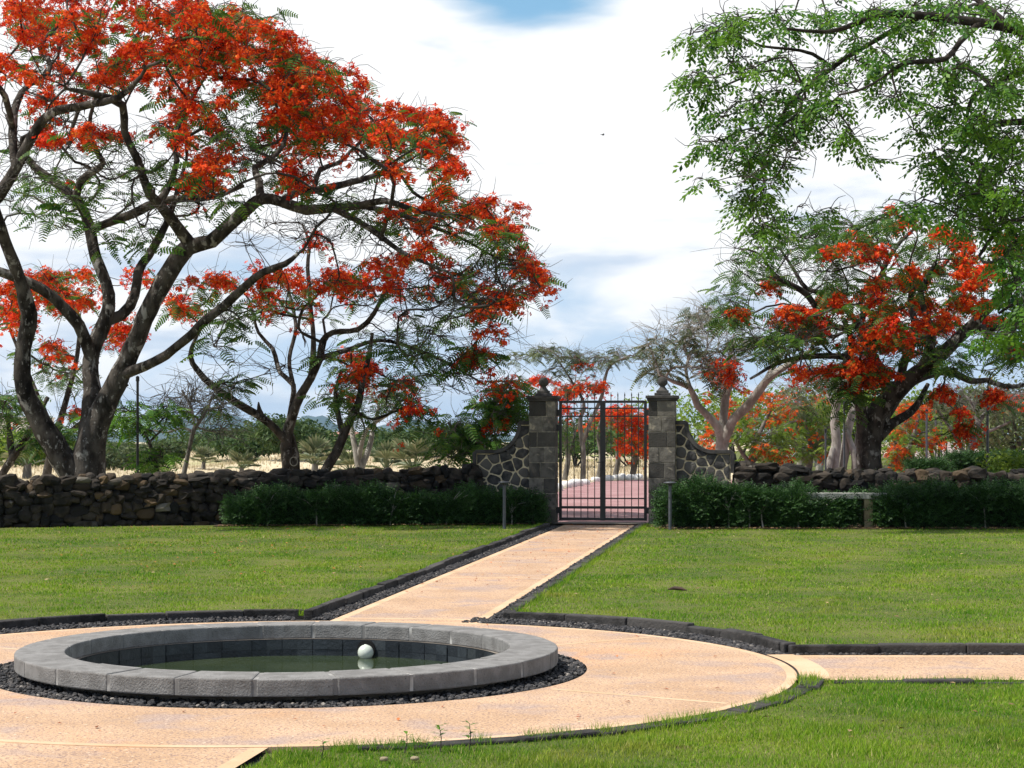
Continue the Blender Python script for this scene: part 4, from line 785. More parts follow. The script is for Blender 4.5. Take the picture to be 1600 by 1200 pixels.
L4 = [[(1126, 790, 0, 32), (1127, 712, 0, 28), (1128, 680, 0, 29), (1112, 656, -.1, 14), (1090, 634, -.3, 12), (1078, 606, -.5, 9), (1052, 596, -.7, 6), (1030, 585, -.9, 4)], [(1129, 690, 0, 18), (1131, 640, .1, 15), (1136, 610, .2, 14), (1146, 588, .3, 10), (1140, 560, .4, 6), (1150, 530, .5, 4)], [(1130, 692, 0, 22), (1146, 656, -.2, 18), (1168, 634, -.4, 17), (1188, 608, -.6, 15), (1204, 588, -.8, 12), (1242, 564, -1.2, 9), (1272, 544, -1.6, 5)], [(1196, 598, -.7, 11), (1210, 570, -.4, 9), (1226, 548, -.2, 6)], [(1080, 612, -.5, 7), (1072, 575, -.2, 5), (1085, 540, .2, 4)]]
tree('flame_tree', 'pale grey barked tree forking above the right wing wall, thin grey-green crown', 'tree', 50, L4, [('l', 1060, 550, 50, 34, 14), ('l', 1090, 500, 40, 20, 8), ('l', 1020, 570, 26, 14, 4), ('l', 1115, 560, 32, 26, 8), ('l', 1165, 540, 30, 20, 6), ('l', 1120, 600, 20, 8, 3), ('f', 1125, 575, 24, 14, 7), ('f', 1130, 590, 10, 8, 2), ('b', 1070, 545, 70, 40, 26), ('b', 1110, 500, 40, 24, 10), ('b', 1160, 530, 50, 30, 10)],
     group='flame trees', bark='bark_pale', leafmat='leaf_olive', depth=2.0, fk=9, lk=8)
# seen through and above the gate
tree('flame_tree', 'thin tall tree beyond the gate with a flat airy green crown over the railings', 'tree', 78, [[(911, 770, 0, 10), (911, 745, 0, 9), (911, 700, 0, 8), (906, 660, 0, 7), (912, 630, .2, 5), (890, 590, .4, 3), (870, 560, .6, 3)], [(911, 690, 0, 7), (925, 655, -.3, 6), (940, 620, -.4, 6), (946, 590, -.5, 5), (955, 570, -.6, 4), (985, 555, -.8, 3)]],
     [('l', 870, 548, 36, 12, 14), ('l', 930, 560, 40, 14, 14), ('l', 985, 552, 36, 8, 14), ('l', 900, 580, 50, 14, 8), ('l', 820, 556, 22, 8, 6), ('f', 905, 607, 34, 16, 18), ('f', 935, 600, 10, 10, 4), ('f', 835, 598, 24, 8, 7), ('f', 912, 568, 12, 6, 2), ('f', 885, 640, 8, 10, 3), ('b', 900, 570, 70, 20, 12)], group='flame trees', bark='bark_grey', leafmat='leaf_olive', depth=1.6, fk=8, lk=9)
tree('flame_tree', 'low scarlet flame tree framed by the right gate leaf', 'tree', 84, [[(989, 775, 0, 11), (988, 748, 0, 10), (992, 715, 0, 9), (985, 690, 0, 6), (970, 660, 0, 4)], [(990, 725, 0, 7), (1002, 690, .3, 5), (1010, 660, .5, 3)]],
     [('f', 975, 645, 40, 10, 22), ('f', 1000, 672, 22, 26, 20), ('f', 955, 660, 30, 8, 8), ('f', 985, 690, 24, 12, 9), ('f', 930, 660, 14, 6, 4), ('l', 975, 665, 40, 16, 6), ('f', 1008, 705, 8, 12, 4)], group='flame trees', bark='bark_grey', depth=1.8, fk=11, flowermat='flower')
for px, Yt, lab in ((884, 80, 'slim grey trunk with small green tuft by the left hinge side of the gate view'), (936, 82, 'twisted grey trunk seen between the two gate leaves'), (962, 88, 'thin slanting trunk with low leaves under the scarlet tree in the gate view')):
    tree('slender_tree', lab, 'tree', Yt, [[(px, 775, 0, 10), (px - 1, 748, 0, 9), (px + 4, 715, 0, 8), (px - 2, 680, 0, 5), (px + 3, 655, 0, 3)], [(px + 2, 725, 0, 6), (px + 12, 690, .2, 4), (px + 16, 665, .3, 3)]],
         [('l', px, 668, 18, 14, 9), ('l', px + 10, 690, 14, 14, 5)], bark='bark_grey', leafmat='frond', depth=1.0, lk=8)
tree('flame_tree', 'orange and red flame tree behind the pale tree, right of the wing wall', 'tree', 66, [[(1172, 770, 0, 13), (1170, 735, 0, 11), (1176, 705, 0, 9), (1190, 670, 0, 7), (1205, 640, 0, 4)], [(1172, 725, 0, 8), (1155, 700, -.3, 6), (1140, 670, -.5, 4)], [(1172, 730, 0, 7), (1185, 712, .2, 5), (1205, 690, .4, 4)]],
     [('f', 1205, 622, 30, 12, 9), ('f', 1225, 640, 12, 16, 5), ('f', 1150, 632, 30, 10, 6), ('f', 1122, 662, 20, 16, 5), ('f', 1112, 692, 8, 10, 3), ('f', 1190, 700, 36, 10, 7), ('f', 1213, 662, 10, 12, 3), ('f', 1172, 655, 20, 8, 3), ('l', 1195, 690, 46, 24, 22), ('l', 1160, 665, 30, 24, 9), ('f', 1228, 704, 8, 12, 2)], group='flame trees', flowermat='flower_orange', leafmat='leaf_yellow', bark='bark_grey', depth=1.8, fk=7, lk=12, fn=.75, fsize=.3)
tree('flame_tree', 'yellow-green flame tree with scattered orange flowers over the avenue', 'tree', 74, [[(1262, 770, 0, 16), (1262, 735, 0, 13), (1268, 700, 0, 9), (1258, 665, 0, 6), (1265, 630, 0, 4)], [(1264, 718, 0, 8), (1285, 685, .3, 5), (1300, 655, .4, 3)], [(1262, 725, 0, 8), (1245, 695, -.3, 5), (1235, 670, -.4, 3)]],
     [('l', 1265, 660, 48, 36, 46), ('l', 1290, 690, 30, 24, 14), ('l', 1245, 700, 28, 14, 10), ('f', 1275, 628, 20, 8, 4), ('f', 1250, 660, 8, 6, 1), ('f', 1265, 655, 40, 30, 4), ('f', 1290, 712, 10, 6, 2), ('l', 1105, 690, 30, 26, 12, 6)], group='flame trees', flowermat='flower_orange', leafmat='leaf_yellow', bark='bark_grey', depth=2.2, fk=5, lk=15)
tree('banyan_tree', 'pale many-stemmed fig trunk just left of the massive black trunk', 'tree', 56, [[(1300, 790, 0, 24), (1302, 738, 0, 22), (1306, 690, 0, 20), (1304, 650, 0, 17), (1312, 610, 0, 13), (1318, 580, 0, 8)], [(1314, 790, .3, 22), (1316, 738, .3, 20), (1322, 690, .3, 18), (1330, 650, .3, 12), (1345, 610, .4, 8)], [(1334, 790, .1, 16), (1336, 735, .1, 13), (1332, 700, .1, 10), (1322, 672, .2, 8)], [(1288, 790, -.2, 14), (1294, 735, -.2, 12), (1302, 700, -.1, 9)], [(1340, 790, .4, 14), (1342, 738, .4, 12), (1340, 690, .4, 12), (1350, 650, .4, 8)], [(1308, 640, 0, 9), (1280, 600, .3, 6), (1255, 585, .5, 4)]],
     [('l', 1280, 600, 50, 24, 12), ('l', 1250, 620, 34, 20, 6), ('b', 1260, 595, 60, 24, 14)], bark='bark_pale', leafmat='leaf_olive', depth=1.6)
tree('flame_tree', 'flame tree with orange sprays low to the right of the massive black trunk', 'tree', 60, [[(1432, 790, 0, 14), (1430, 738, 0, 11), (1424, 705, 0, 9), (1430, 670, 0, 6), (1440, 640, 0, 4)], [(1428, 725, 0, 7), (1405, 700, -.2, 5), (1392, 680, -.3, 3)]],
     [('f', 1425, 636, 22, 8, 9), ('f', 1400, 702, 16, 10, 7), ('f', 1408, 718, 8, 8, 3), ('f', 1420, 665, 10, 8, 3), ('l', 1420, 680, 40, 34, 20), ('l', 1395, 722, 22, 8, 6), ('f', 1455, 690, 10, 16, 3)], group='flame trees', flowermat='flower_orange', leafmat='leaf_yellow', bark='bark_grey', depth=1.6, fk=8, lk=9)
tree('flame_tree', 'spreading grey flat-topped tree behind the trimmed hedge on the right', 'tree', 64, [[(1508, 790, 0, 15), (1510, 735, 0, 13), (1516, 705, 0, 12), (1525, 670, 0, 10), (1536, 650, .2, 7), (1560, 630, .4, 5), (1590, 618, .6, 3)], [(1510, 720, 0, 8), (1500, 695, -.2, 7), (1484, 668, -.4, 5), (1464, 640, -.6, 4)], [(1524, 680, 0, 6), (1550, 672, -.3, 5), (1580, 658, -.5, 3)], [(1528, 664, 0, 6), (1518, 630, .2, 4), (1500, 610, .4, 3)]],
     [('l', 1530, 620, 60, 18, 12), ('l', 1470, 630, 30, 14, 6), ('l', 1580, 640, 36, 14, 7), ('b', 1520, 620, 80, 26, 24), ('b', 1480, 650, 30, 14, 6), ('f', 1590, 625, 12, 8, 2)], bark='bark_grey', leafmat='leaf_olive', group='flame trees', depth=2.0)
# the green tree whose branches hang in at the top right
L5 = [[(1960, 900, 0, 90), (1950, 690, 0, 80), (1930, 480, 0, 70), (1880, 250, 0, 60), (1780, 120, -.2, 46), (1700, 75, -.4, 36), (1620, 55, -.6, 26), (1570, 42, -.7, 22), (1525, 34, -.8, 20), (1470, 28, -1, 15), (1420, 22, -1.2, 12), (1370, 24, -1.4, 9), (1330, 40, -1.5, 8), (1290, 50, -1.6, 6), (1230, 45, -1.8, 4)],
 [(1530, 36, -.8, 12), (1500, 65, -1.1, 9), (1478, 92, -1.3, 9), (1440, 96, -1.5, 8), (1410, 100, -1.6, 6), (1380, 120, -1.8, 4)],
 [(1440, 24, -1.1, 9), (1390, 50, -.5, 8), (1340, 80, 0, 8), (1315, 95, .2, 9), (1285, 118, .4, 8), (1260, 135, .5, 8), (1235, 160, .6, 6), (1218, 190, .7, 5), (1205, 230, .8, 4), (1190, 260, .9, 3)],
 [(1300, 105, .3, 6), (1270, 84, .1, 6), (1230, 76, -.1, 5), (1190, 72, -.3, 4), (1150, 55, -.5, 3)],
 [(1262, 135, .5, 5), (1210, 110, .9, 4), (1165, 120, 1.1, 4), (1120, 140, 1.3, 3)],
 [(1880, 260, 0, 36), (1780, 230, .6, 24), (1680, 210, 1, 17), (1600, 190, 1.3, 12), (1540, 200, 1.5, 8), (1500, 240, 1.6, 6), (1470, 290, 1.7, 4)],
 [(1900, 330, 0, 30), (1780, 340, -.5, 20), (1680, 350, -.9, 14), (1610, 340, -1.1, 10), (1560, 360, -1.2, 7), (1530, 400, -1.3, 5)],
 [(1700, 78, -.4, 20), (1620, 100, 0, 14), (1560, 130, .4, 10), (1520, 150, .6, 7), (1510, 190, .8, 5)],
 [(1580, 45, -.7, 12), (1540, 10, -.4, 10), (1490, -20, 0, 9), (1380, -30, .4, 7), (1260, -10, .7, 5)],
 [(1920, 420, 0, 26), (1790, 470, .4, 16), (1680, 480, .6, 11), (1600, 470, .7, 7), (1560, 490, .8, 4)]]
B5 = [('l', 1120, 20, 26, 18, 4), ('l', 1170, 45, 40, 26, 7), ('l', 1120, 65, 20, 26, 4), ('l', 1090, 55, 14, 8, 2), ('l', 1070, 140, 12, 10, 2), ('l', 1110, 120, 32, 18, 5), ('l', 1160, 95, 34, 18, 5), ('l', 1230, 30, 50, 24, 6), ('l', 1310, 20, 50, 22, 8), ('l', 1400, 18, 40, 26, 11), ('l', 1470, 20, 40, 26, 10), ('l', 1350, 80, 36, 24, 7), ('l', 1390, 100, 26, 12, 4), ('l', 1220, 90, 34, 16, 5), ('l', 1285, 110, 28, 18, 5), ('l', 1220, 150, 40, 22, 6), ('l', 1170, 160, 34, 20, 5), ('l', 1115, 175, 20, 14, 3), ('l', 1260, 165, 34, 22, 6), ('l', 1105, 215, 22, 20, 4), ('l', 1180, 205, 34, 22, 6), ('l', 1230, 205, 34, 20, 6), ('l', 1270, 165, 20, 24, 3), ('l', 1320, 215, 20, 20, 4), ('l', 1345, 245, 8, 10, 1), ('l', 1310, 150, 20, 14, 3), ('l', 1150, 245, 34, 18, 6), ('l', 1210, 245, 34, 22, 6), ('l', 1180, 285, 36, 20, 7), ('l', 1190, 330, 26, 22, 6), ('l', 1170, 310, 20, 16, 3), ('l', 1195, 370, 16, 22, 5), ('l', 1093, 284, 10, 6, 1), ('l', 1255, 320, 14, 6, 1), ('l', 1300, 328, 16, 8, 2), ('l', 1398, 140, 16, 14, 3), ('l', 1380, 155, 14, 8, 2),
      ('l', 1440, 70, 34, 22, 6), ('l', 1530, 20, 50, 26, 12), ('l', 1580, 60, 30, 50, 11), ('l', 1500, 110, 40, 26, 9), ('l', 1560, 130, 40, 36, 14), ('l', 1460, 140, 24, 20, 4), ('l', 1440, 190, 26, 16, 4), ('l', 1480, 170, 26, 20, 5), ('l', 1530, 200, 44, 36, 18), ('l', 1590, 220, 24, 50, 15), ('l', 1450, 235, 26, 16, 5), ('l', 1490, 260, 36, 26, 8), ('l', 1550, 280, 44, 36, 18), ('l', 1420, 320, 30, 14, 5), ('l', 1470, 320, 40, 20, 8), ('l', 1592, 330, 22, 50, 15), ('l', 1545, 350, 32, 30, 12), ('l', 1582, 400, 26, 30, 11), ('l', 1594, 460, 18, 40, 10), ('l', 1566, 460, 14, 22, 3), ('l', 1590, 520, 18, 16, 5), ('l', 1540, 520, 18, 12, 3), ('l', 1500, 300, 20, 14, 3), ('l', 1720, 250, 100, 200, 26), ('l', 1720, 20, 100, 70, 14), ('l', 1790, 450, 90, 80, 10), ('b', 1250, 180, 90, 70, 10), ('b', 1330, 120, 60, 50, 4), ('b', 1200, 260, 50, 50, 5)]
tree('leafy_tree', 'large green leafy tree with long branches hanging in from the upper right', 'tree', 33.5, L5, B5, depth=2.4, leafmat='leaf', leafkind='comp', ctx=1700, rx=700, bark='bark_dark', lk=10, lsize=.26, twigs=4, r0=.008, scale=1.3, ls=.92, ln=.9)
# ================================================================== BACKGROUND PLANTS
def bush_mesh(w, h, n, mat, leaf=.16, seed=0, trunkmat='twig'):
    """lobed crown of leaf-sized faces on a few stems, centred on the origin"""
    st = []; nb = 7; C = []
    for i in range(nb): C.append((np.array((U(-.5, .5) * w * .62, U(-.4, .4) * w * .6, h * U(.40, .72))), U(.24, .38) * w, U(.22, .34) * h))
    T_ = []
    for _ in range(n):
        c, rw, rh = C[rng.integers(nb)]; d = rng.normal(size=3); d /= np.linalg.norm(d); q = U(.55, 1.05)
        p = c + d * (rw, rw, rh) * q; p[2] = max(p[2], .05); T_.append(p)
    T_ = np.array(T_); fo = MB(); V = np.array([(0, 0, 0), (.5, .24, .05), (1, 0, -.1), (.5, -.24, .05)]) * leaf; fo.inst(V, np.array([(0, 1, 2, 3)]), rot(U(0, 6.28, n), U(-1, 1, n), U(-1, 1, n), U(.6, 1.5, n)), T_)
    sm = []
    for i in range(4):
        c = C[i][0]; sm.append(MB().tube(np.array([(U(-.1, .1), U(-.1, .1), -.1), c * .5 + U(-.1, .1, 3), c]), np.array((.05, .04, .015)) * h / 2.5, 5))
    return fo, sm
def bush(name, label, cat, px, py, Y, w, h, n, mat, group=None, leaf=.16):
    c = at(px, py, Y); r = empty(name, (c[0], c[1], max(float(field_z(c[0], c[1])), -.03)), U(0, 6.28), label=label, cat=cat, group=group)
    fo, sm = bush_mesh(w, h, n, mat, leaf); fo.build('foliage', M[mat], r)
    for s_ in sm: s_.build('stem', M['twig'], r, True)
    return r
def dup(r, loc, rz, sc, label=None):
    c = r.copy(); COL.objects.link(c); c.location = loc; c.rotation_euler = (0, 0, rz); c.scale = (sc, sc, sc)
    if label: c['label'] = label
    for ch in [o for o in COL.objects if o.parent == r]:
        d = ch.copy(); COL.objects.link(d); d.parent = c
    return c
SHG = 'bushes along the far side of the dry field'; SHL = 'rounded green bush in the bank of bushes beyond the dry field'
protos = [bush('shrub', SHL, 'bush', 330 + 60 * i, 700, 190, U(8, 11), U(3.0, 3.6), 2600, ('shrub', 'leaf_olive', 'shrub')[i], SHG, .42) for i in range(3)]
k = 0
for px in list(range(-120, 760, 34)) + list(range(860, 1060, 34)):
    if px in (330, 390, 450): continue
    Yb = U(170, 260); c = at(px + U(-10, 10), 700, Yb); dup(protos[k % 3], (c[0], c[1], 0), U(0, 6.28), U(.6, .85) * (1.3 if 560 < px < 740 else .78)); k += 1
for px, Yb, w, h, mt, lab in ((455, 105, 5.0, 2.5, 'shrub', 'dark dense bush filling the gap behind the forked half-bare trunk'), (395, 120, 5.5, 1.7, 'shrub', 'dark low bush left of the forked half-bare trunk, across the field'), (655, 120, 7, 2.8, 'shrub', 'broad dark bush behind the silvery fan palms'),
                          (120, 95, 6, 1.5, 'leaf_olive', 'olive scrub seen between the twin trunks of the big tree'), (165, 100, 5, 1.4, 'leaf_olive', 'grey-green scrub right of the twin trunks, by the straw mound'), (15, 90, 5, 2.4, 'leaf_yellow', 'yellow-green bush at the left edge of the field'), (900, 120, 8, 3.6, 'shrub', 'dark bush across the field seen through the left gate leaf'), (985, 125, 8, 3.2, 'leaf_olive', 'olive bush across the field seen through the right gate leaf'), (245, 110, 4, 1.3, 'leaf_olive', 'grey-green scrub behind the black pole')):
    bush('shrub', lab, 'bush', px, 700, Yb, w, h, 2200, mt, None, .30)
# fan palms
def fan_palm(px, Y, h, label, nf=16):
    c = at(px, 700, Y); r = empty('fan_palm', (c[0], c[1], float(field_z(c[0], c[1]))), U(0, 6.28), label=label, cat='palm', group='low fan palms in the dry field')
    mb = MB().tube(np.array([(0, 0, -.1), (0.02, 0, .15), (0, .02, .3 * h)]), np.array((.10, .09, .07)) * h, 8, .1); mb.build('trunk', M['bark_grey'], r, True)
    for i in range(nf):
        a = i * 2.4; el = U(.1, 1.35); d = np.array((math.cos(a) * math.cos(el), math.sin(a) * math.cos(el), math.sin(el))); L = h * U(.45, .7); p0 = np.array((0, 0, .25 * h)); p1 = p0 + d * L * .6; side_ = np.cross(d, (0, 0, 1)); side_ /= np.linalg.norm(side_); upv = np.cross(side_, d)
        lf = MB().tube(np.array([p0, (p0 + p1) / 2, p1]), np.array((.018, .015, .012)) * h, 4)
        for k in range(11):
            t = (k - 5) / 5 * 1.25; q = d * math.cos(t) + side_ * math.sin(t); e = p1 + q * L * .62 * (1 - .12 * abs(t)) + upv * -.08 * L; w_ = np.cross(q, upv) * .05 * h
            m_ = p1 + q * L * .32 + upv * .02; lf.poly([p1, m_ + w_, e, m_ - w_])
        lf.build('palm_leaf', M['palm'], r)
for px, Y, h, lab in ((645, 72, 1.9, 'largest silvery fan palm, in front of the dark bush'), (603, 78, 1.6, 'fan palm just right of the pale forked sapling'), (548, 76, 1.5, 'fan palm half hidden by the pale forked sapling'), (492, 80, 1.7, 'fan palm between the forked trunk and the dark leaning trunk'), (378, 92, 1.5, 'small grey fan palm left of the forked trunk'), (318, 96, 1.2, 'tiny fan palm right of the thin bare sapling'), (42, 70, 1.9, 'fan palm left of the big twin-trunked tree'), (215, 98, 1.2, 'small grey fan palm beside the black pole')): fan_palm(px, Y, h, lab)
# dry grass of the field
def blades(X, Yv, Z, h, w, lean=.5):
    n = len(X); a = U(0, 6.283, n); l = U(0, lean, n); b = U(0, 6.283, n); B0 = np.stack([X, Yv, Z], 1); D = np.stack([np.cos(a), np.sin(a), 0 * a], 1) * (w / 2)[:, None]
    Tp = B0 + np.stack([np.cos(b) * l * h, np.sin(b) * l * h, h], 1)
    return np.stack([B0 - D, B0 + D, Tp], 1).reshape(-1, 3), np.arange(3 * n).reshape(n, 3)
n = 45000; Yv = 42 + 130 * U(0, 1, n) ** 1.15; X = U(-.31, .07, n) * Yv; ok = ~((X > 0) & (Yv < 82))
X, Yv = X[ok], Yv[ok]; n = len(X)
tag(MB().add(*blades(X, Yv, field_z(X, Yv) - .02, U(.06, .22, n) * np.clip(Yv / 80, .6, 1.3), U(.02, .05, n) * Yv / 60, .8)).build('dry_grass', M['straw']), 'pale dry grass covering the field beyond the wall', 'dry grass', kind='stuff')
n = 9000; Yv = U(37.6, 44, n); X = U(5.5, 12, n)
tag(MB().add(*blades(X, Yv, 0 * X + .3 + .35 * (Yv < 38.5), U(.2, .45, n), U(.02, .035, n), .6)).build('weeds', M['frond']), 'tall green weeds growing behind the right stone wall', 'weeds', kind='stuff')
# trimmed hedges and bright bushes far right
bush('shrub', 'bright lime green bush behind the wall at the right edge', 'bush', 1592, 745, 46, 1.9, 1.5, 2600, 'leaf_yellow', None, .11)
bush('shrub', 'large pale yellow-green bush beyond the trimmed hedge', 'bush', 1560, 745, 82, 5.5, 4.2, 5200, 'leaf_yellow', None, .2)
bush('shrub', 'olive bush behind the spreading grey tree on the right', 'bush', 1610, 745, 75, 6, 5.2, 5200, 'leaf_olive', None, .2)
bush('shrub', 'light green bush filling the gap right of the low orange sprays', 'bush', 1462, 745, 95, 6, 4.4, 4200, 'leaf_yellow', None, .22)
bush('shrub', 'pale green tree-like bush closing the far end of the avenue on the left', 'bush', 1150, 735, 120, 12, 5.5, 4200, 'leaf_yellow', None, .3)
bush('shrub', 'tall light green bush behind the many-stemmed pale trunk', 'bush', 1345, 735, 105, 9, 6.2, 5200, 'leaf_yellow', None, .26)
def far_hedge(label, x0, x1, Y, d, h, n):
    r = empty('hedge', ((x0 + x1) / 2, Y, 0), label=label, cat='hedge'); B = ((x0 + x1) / 2, Y, 0)
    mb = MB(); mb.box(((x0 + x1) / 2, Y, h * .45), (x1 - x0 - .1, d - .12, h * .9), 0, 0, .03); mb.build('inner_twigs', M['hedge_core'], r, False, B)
    T_ = np.stack([U(x0, x1, n), Y + U(-.5, .5, n) * d, U(.05, 1, n) * h], 1); f = U(0, 1, n) < .6; T_[f, 1] = Y - d / 2 + U(-.05, .06, f.sum()); T_[~f, 2] = h + U(-.06, .06, (~f).sum())
    fo = MB(); fo.inst(*SPRIG[0], rot(U(0, 6.28, n), U(-.5, .9, n), U(-1, 1, n), U(1., 1.6, n)), T_); fo.build('foliage', M['hedge'], r, False, B)
far_hedge('neatly trimmed dark hedge beyond the right wall, below the grey spreading tree', at(1478, 0, 55)[0], at(1640, 0, 55)[0], 55, .9, 1.12, 4200)
far_hedge('lower trimmed hedge to the left of the taller trimmed hedge, beyond the wall', at(1418, 0, 53)[0], at(1476, 0, 53)[0], 53, .8, .92, 1900)
# ================================================================== POSTS, STONES, CARS, HOUSES
def pole(px, ytop, Y, w, label, head=0, mat='steel', base_y=None):
    c = at(px, ytop, Y); r = empty('lamp_post', (c[0], Y, 0), label=label, cat='lamp post', group='slim lamp posts')
    k = w * Y / F / 2; MB().tube(np.array([(0, 0, -.05), (0, 0, c[2])]), k, 10).build('post', M[mat], r, True)
    MB().lathe([(k * 1.9, -.02), (k * 1.9, .05), (k, .06)], n=12).build('base_plate', M[mat], r)
    if head: bevel(MB().box((head * .5 * (.0 if head == 2 else 1), 0, c[2] + .02), (.55 if head == 2 else .32, .16, .05)).build('lamp_head', M['iron'], r), .01)
    else: MB().lathe([(k, c[2]), (k * 1.4, c[2] + .005), (k * 1.3, c[2] + .10), (0, c[2] + .12)], n=12).build('lamp_head', M['iron'], r)
pole(215, 596, 39.6, 4.2, 'black pole behind the left wall beside the drooping young tree', 0, 'iron')
pole(773, 597, 52, 3.5, 'dark lamp post with a flat crosswise head above the left wing wall', 2, 'iron')
pole(1290, 676, 52, 3, 'thin grey lamp post left of the many-stemmed pale trunk'); pole(1319, 618, 50, 3.4, 'thin grey lamp post right in front of the many-stemmed pale trunk')
pole(1448, 645, 58, 3.4, 'nearest of the row of slim posts right of the orange sprays'); pole(1462, 655, 68, 3, 'second of the row of slim posts right of the orange sprays'); pole(1471, 660, 80, 2.6, 'third of the row of slim posts right of the orange sprays'); pole(1479, 665, 95, 2.2, 'farthest of the row of slim posts right of the orange sprays')
pole(1543, 615, 47, 4.2, 'tall grey lamp post in front of the trimmed hedge on the right')
WS = [(871, 765, 62), (884, 760, 66), (893, 759, 67.5), (901, 757.5, 69), (913, 756, 71), (931, 752, 76.5), (951, 750.5, 79.5), (962, 750, 80.6), (971, 750, 80.6), (985, 750.5, 80.6), (998, 751, 80.4), (1470, 741, 50), (1482, 741, 50), (1492, 741, 50), (1528, 743, 48.5), (1540, 743, 48.5)]
for i, (px, py, Y) in enumerate(WS):
    c = at(px, py, Y); s_ = U(.26, .36) if i < 11 else U(.28, .34)
    if i < 11: z_ = 0.0
    else: z_ = .55
    o = MB().add(rockV(.6, .12) * (s_ * U(1., 1.5), s_, s_ * .85), ICO2[1]).build('white_stone', M['white'], None, True); o.location = (c[0], Y, s_ * .28 + z_); o.rotation_euler = (0, 0, U(0, 6))
    if i < 6: tag(o, 'whitewashed stone in the slanting line along the left edge of the brick road', 'stone', 'whitewashed stones along the left road edge')
    elif i < 11: tag(o, 'whitewashed stone in the row at the far end of the brick road', 'stone', 'whitewashed stones across the far road end')
    elif i < 14: tag(o, 'whitewashed stone in the cluster of three before the trimmed hedge', 'stone', 'three whitewashed stones by the trimmed hedge')
    else: tag(o, 'whitewashed stone of the pair below the tall grey lamp post', 'stone', 'two whitewashed stones below the lamp post')
# low earth bank the white stones before the hedge stand on
mb = MB(); X_, Y_ = np.meshgrid(np.linspace(9, 17, 20), np.linspace(44, 52.4, 12)); Z_ = .55 * np.clip(1 - np.abs((Y_ - 49.3) / 4), 0, 1) * 1.02 + .0 * X_ - .02; a = np.arange(11)[:, None] * 20 + np.arange(19)[None]
tag(mb.add(np.stack([X_, Y_, Z_], -1).reshape(-1, 3), np.stack([a, a + 1, a + 21, a + 20], -1).reshape(-1, 4)).build('grass_bank', M['lawn'], smooth=True), kind='structure')
def car(px, Y, rz, label):
    c = at(px, 700, Y); r = empty('parked_car', (c[0], Y, 0.02), rz, label=label, cat='car', group='white cars on the avenue')
    prof = [(-2.1, .35), (-2.12, .75), (-1.9, .92), (-1.55, .97), (-1.1, 1.42), (.45, 1.46), (1.05, 1.0), (1.9, .86), (2.1, .65), (2.1, .35)]
    def ext(p, w0, w1): 
        k = len(p); V = []
        for s in (-1, 1): V += [(x, s * (w0 + (w1 - w0) * max(0, (z - .9) / .5)), z) for x, z in p]
        return V, [(i, (i + 1) % k, k + (i + 1) % k, k + i) for i in range(k)], k
    V, Q, k = ext(prof, .86, .66); b = MB().add(V, Q); b.poly(V[:k][::-1]); b.poly(V[k:]); bevel(b.build('body', M['carpaint'], r), .05, 3)
    for s in (-1, 1):
        w = [(-1.25, 1.0), (-.98, 1.36), (.36, 1.39), (.82, 1.03)]; MB().poly([(x, s * (.86 - .2 * max(0, (z - .9) / .5) + .012), z) for x, z in w][::s]).build('side_window', M['glass'], r)
        MB().poly([(2.115, s * .78, .62), (2.115, s * .45, .62), (2.05, s * .45, .74), (2.05, s * .78, .74)]).build('headlight', M['globe'], r)
        for x in (-1.3, 1.3):
            wh = MB().tube(np.array([(x, s * .70, .31), (x, s * .89, .31)]), .31, 18).build('wheel', M['rubber'], r, True); MB().tube(np.array([(x, s * .88, .31), (x, s * .90, .31)]), .17, 12).build('rim', M['steel'], wh)
    MB().poly([(1.03, -.62, 1.045), (1.03, .62, 1.045), (.50, .56, 1.435), (.50, -.56, 1.435)]).build('windscreen', M['glass'], r)
    bevel(MB().box((2.12, 0, .42), (.06, 1.5, .12)).build('bumper', M['rubber'], r), .02)
car(1221, 139, R(-100), 'white car facing us on the avenue, seen above the broken end of the wall'); car(1244, 168, R(-100), 'smaller, farther white car on the avenue behind the first')
def house(px, Y, w, h, label, roof=True):
    c = at(px, 700, Y); r = empty('house', (c[0], Y, 0), U(-.3, .3), label=label, cat='house')
    bevel(MB().box((0, 0, h / 2), (w, 7, h)).build('wall', M['plaster'], r), .02)
    if roof:
        mb = MB(); a, b, t = w / 2 + .4, 3.9, h + 1.6; mb.add([(-a, -b, h), (a, -b, h), (a, b, h), (-a, b, h), (-a * .6, 0, t), (a * .6, 0, t)], [(0, 1, 5, 4), (2, 3, 4, 5)]); mb.add([(-a, -b, h), (a, -b, h), (a, b, h), (-a, b, h), (-a * .6, 0, t), (a * .6, 0, t)], [(1, 2, 5), (3, 0, 4)]); mb.build('roof', M['roof'], r)
    else: MB().box((0, 0, h + .15), (w + .3, 7.3, .25)).build('roof', M['plaster'], r)
    for i in range(3): bevel(MB().box((-w * .32 + i * w * .32, -3.52, h * .6), (w * .13, .06, h * .32)).build('window', M['glass'], r), .01)
house(537, 700, 15, 3.6, 'small pinkish house with a faded red roof far across the field'); house(30, 330, 10, 5.5, 'pale house half hidden by bushes at the far left', False); house(1480, 190, 11, 4.6, 'white house glimpsed between the slim posts on the right', False)
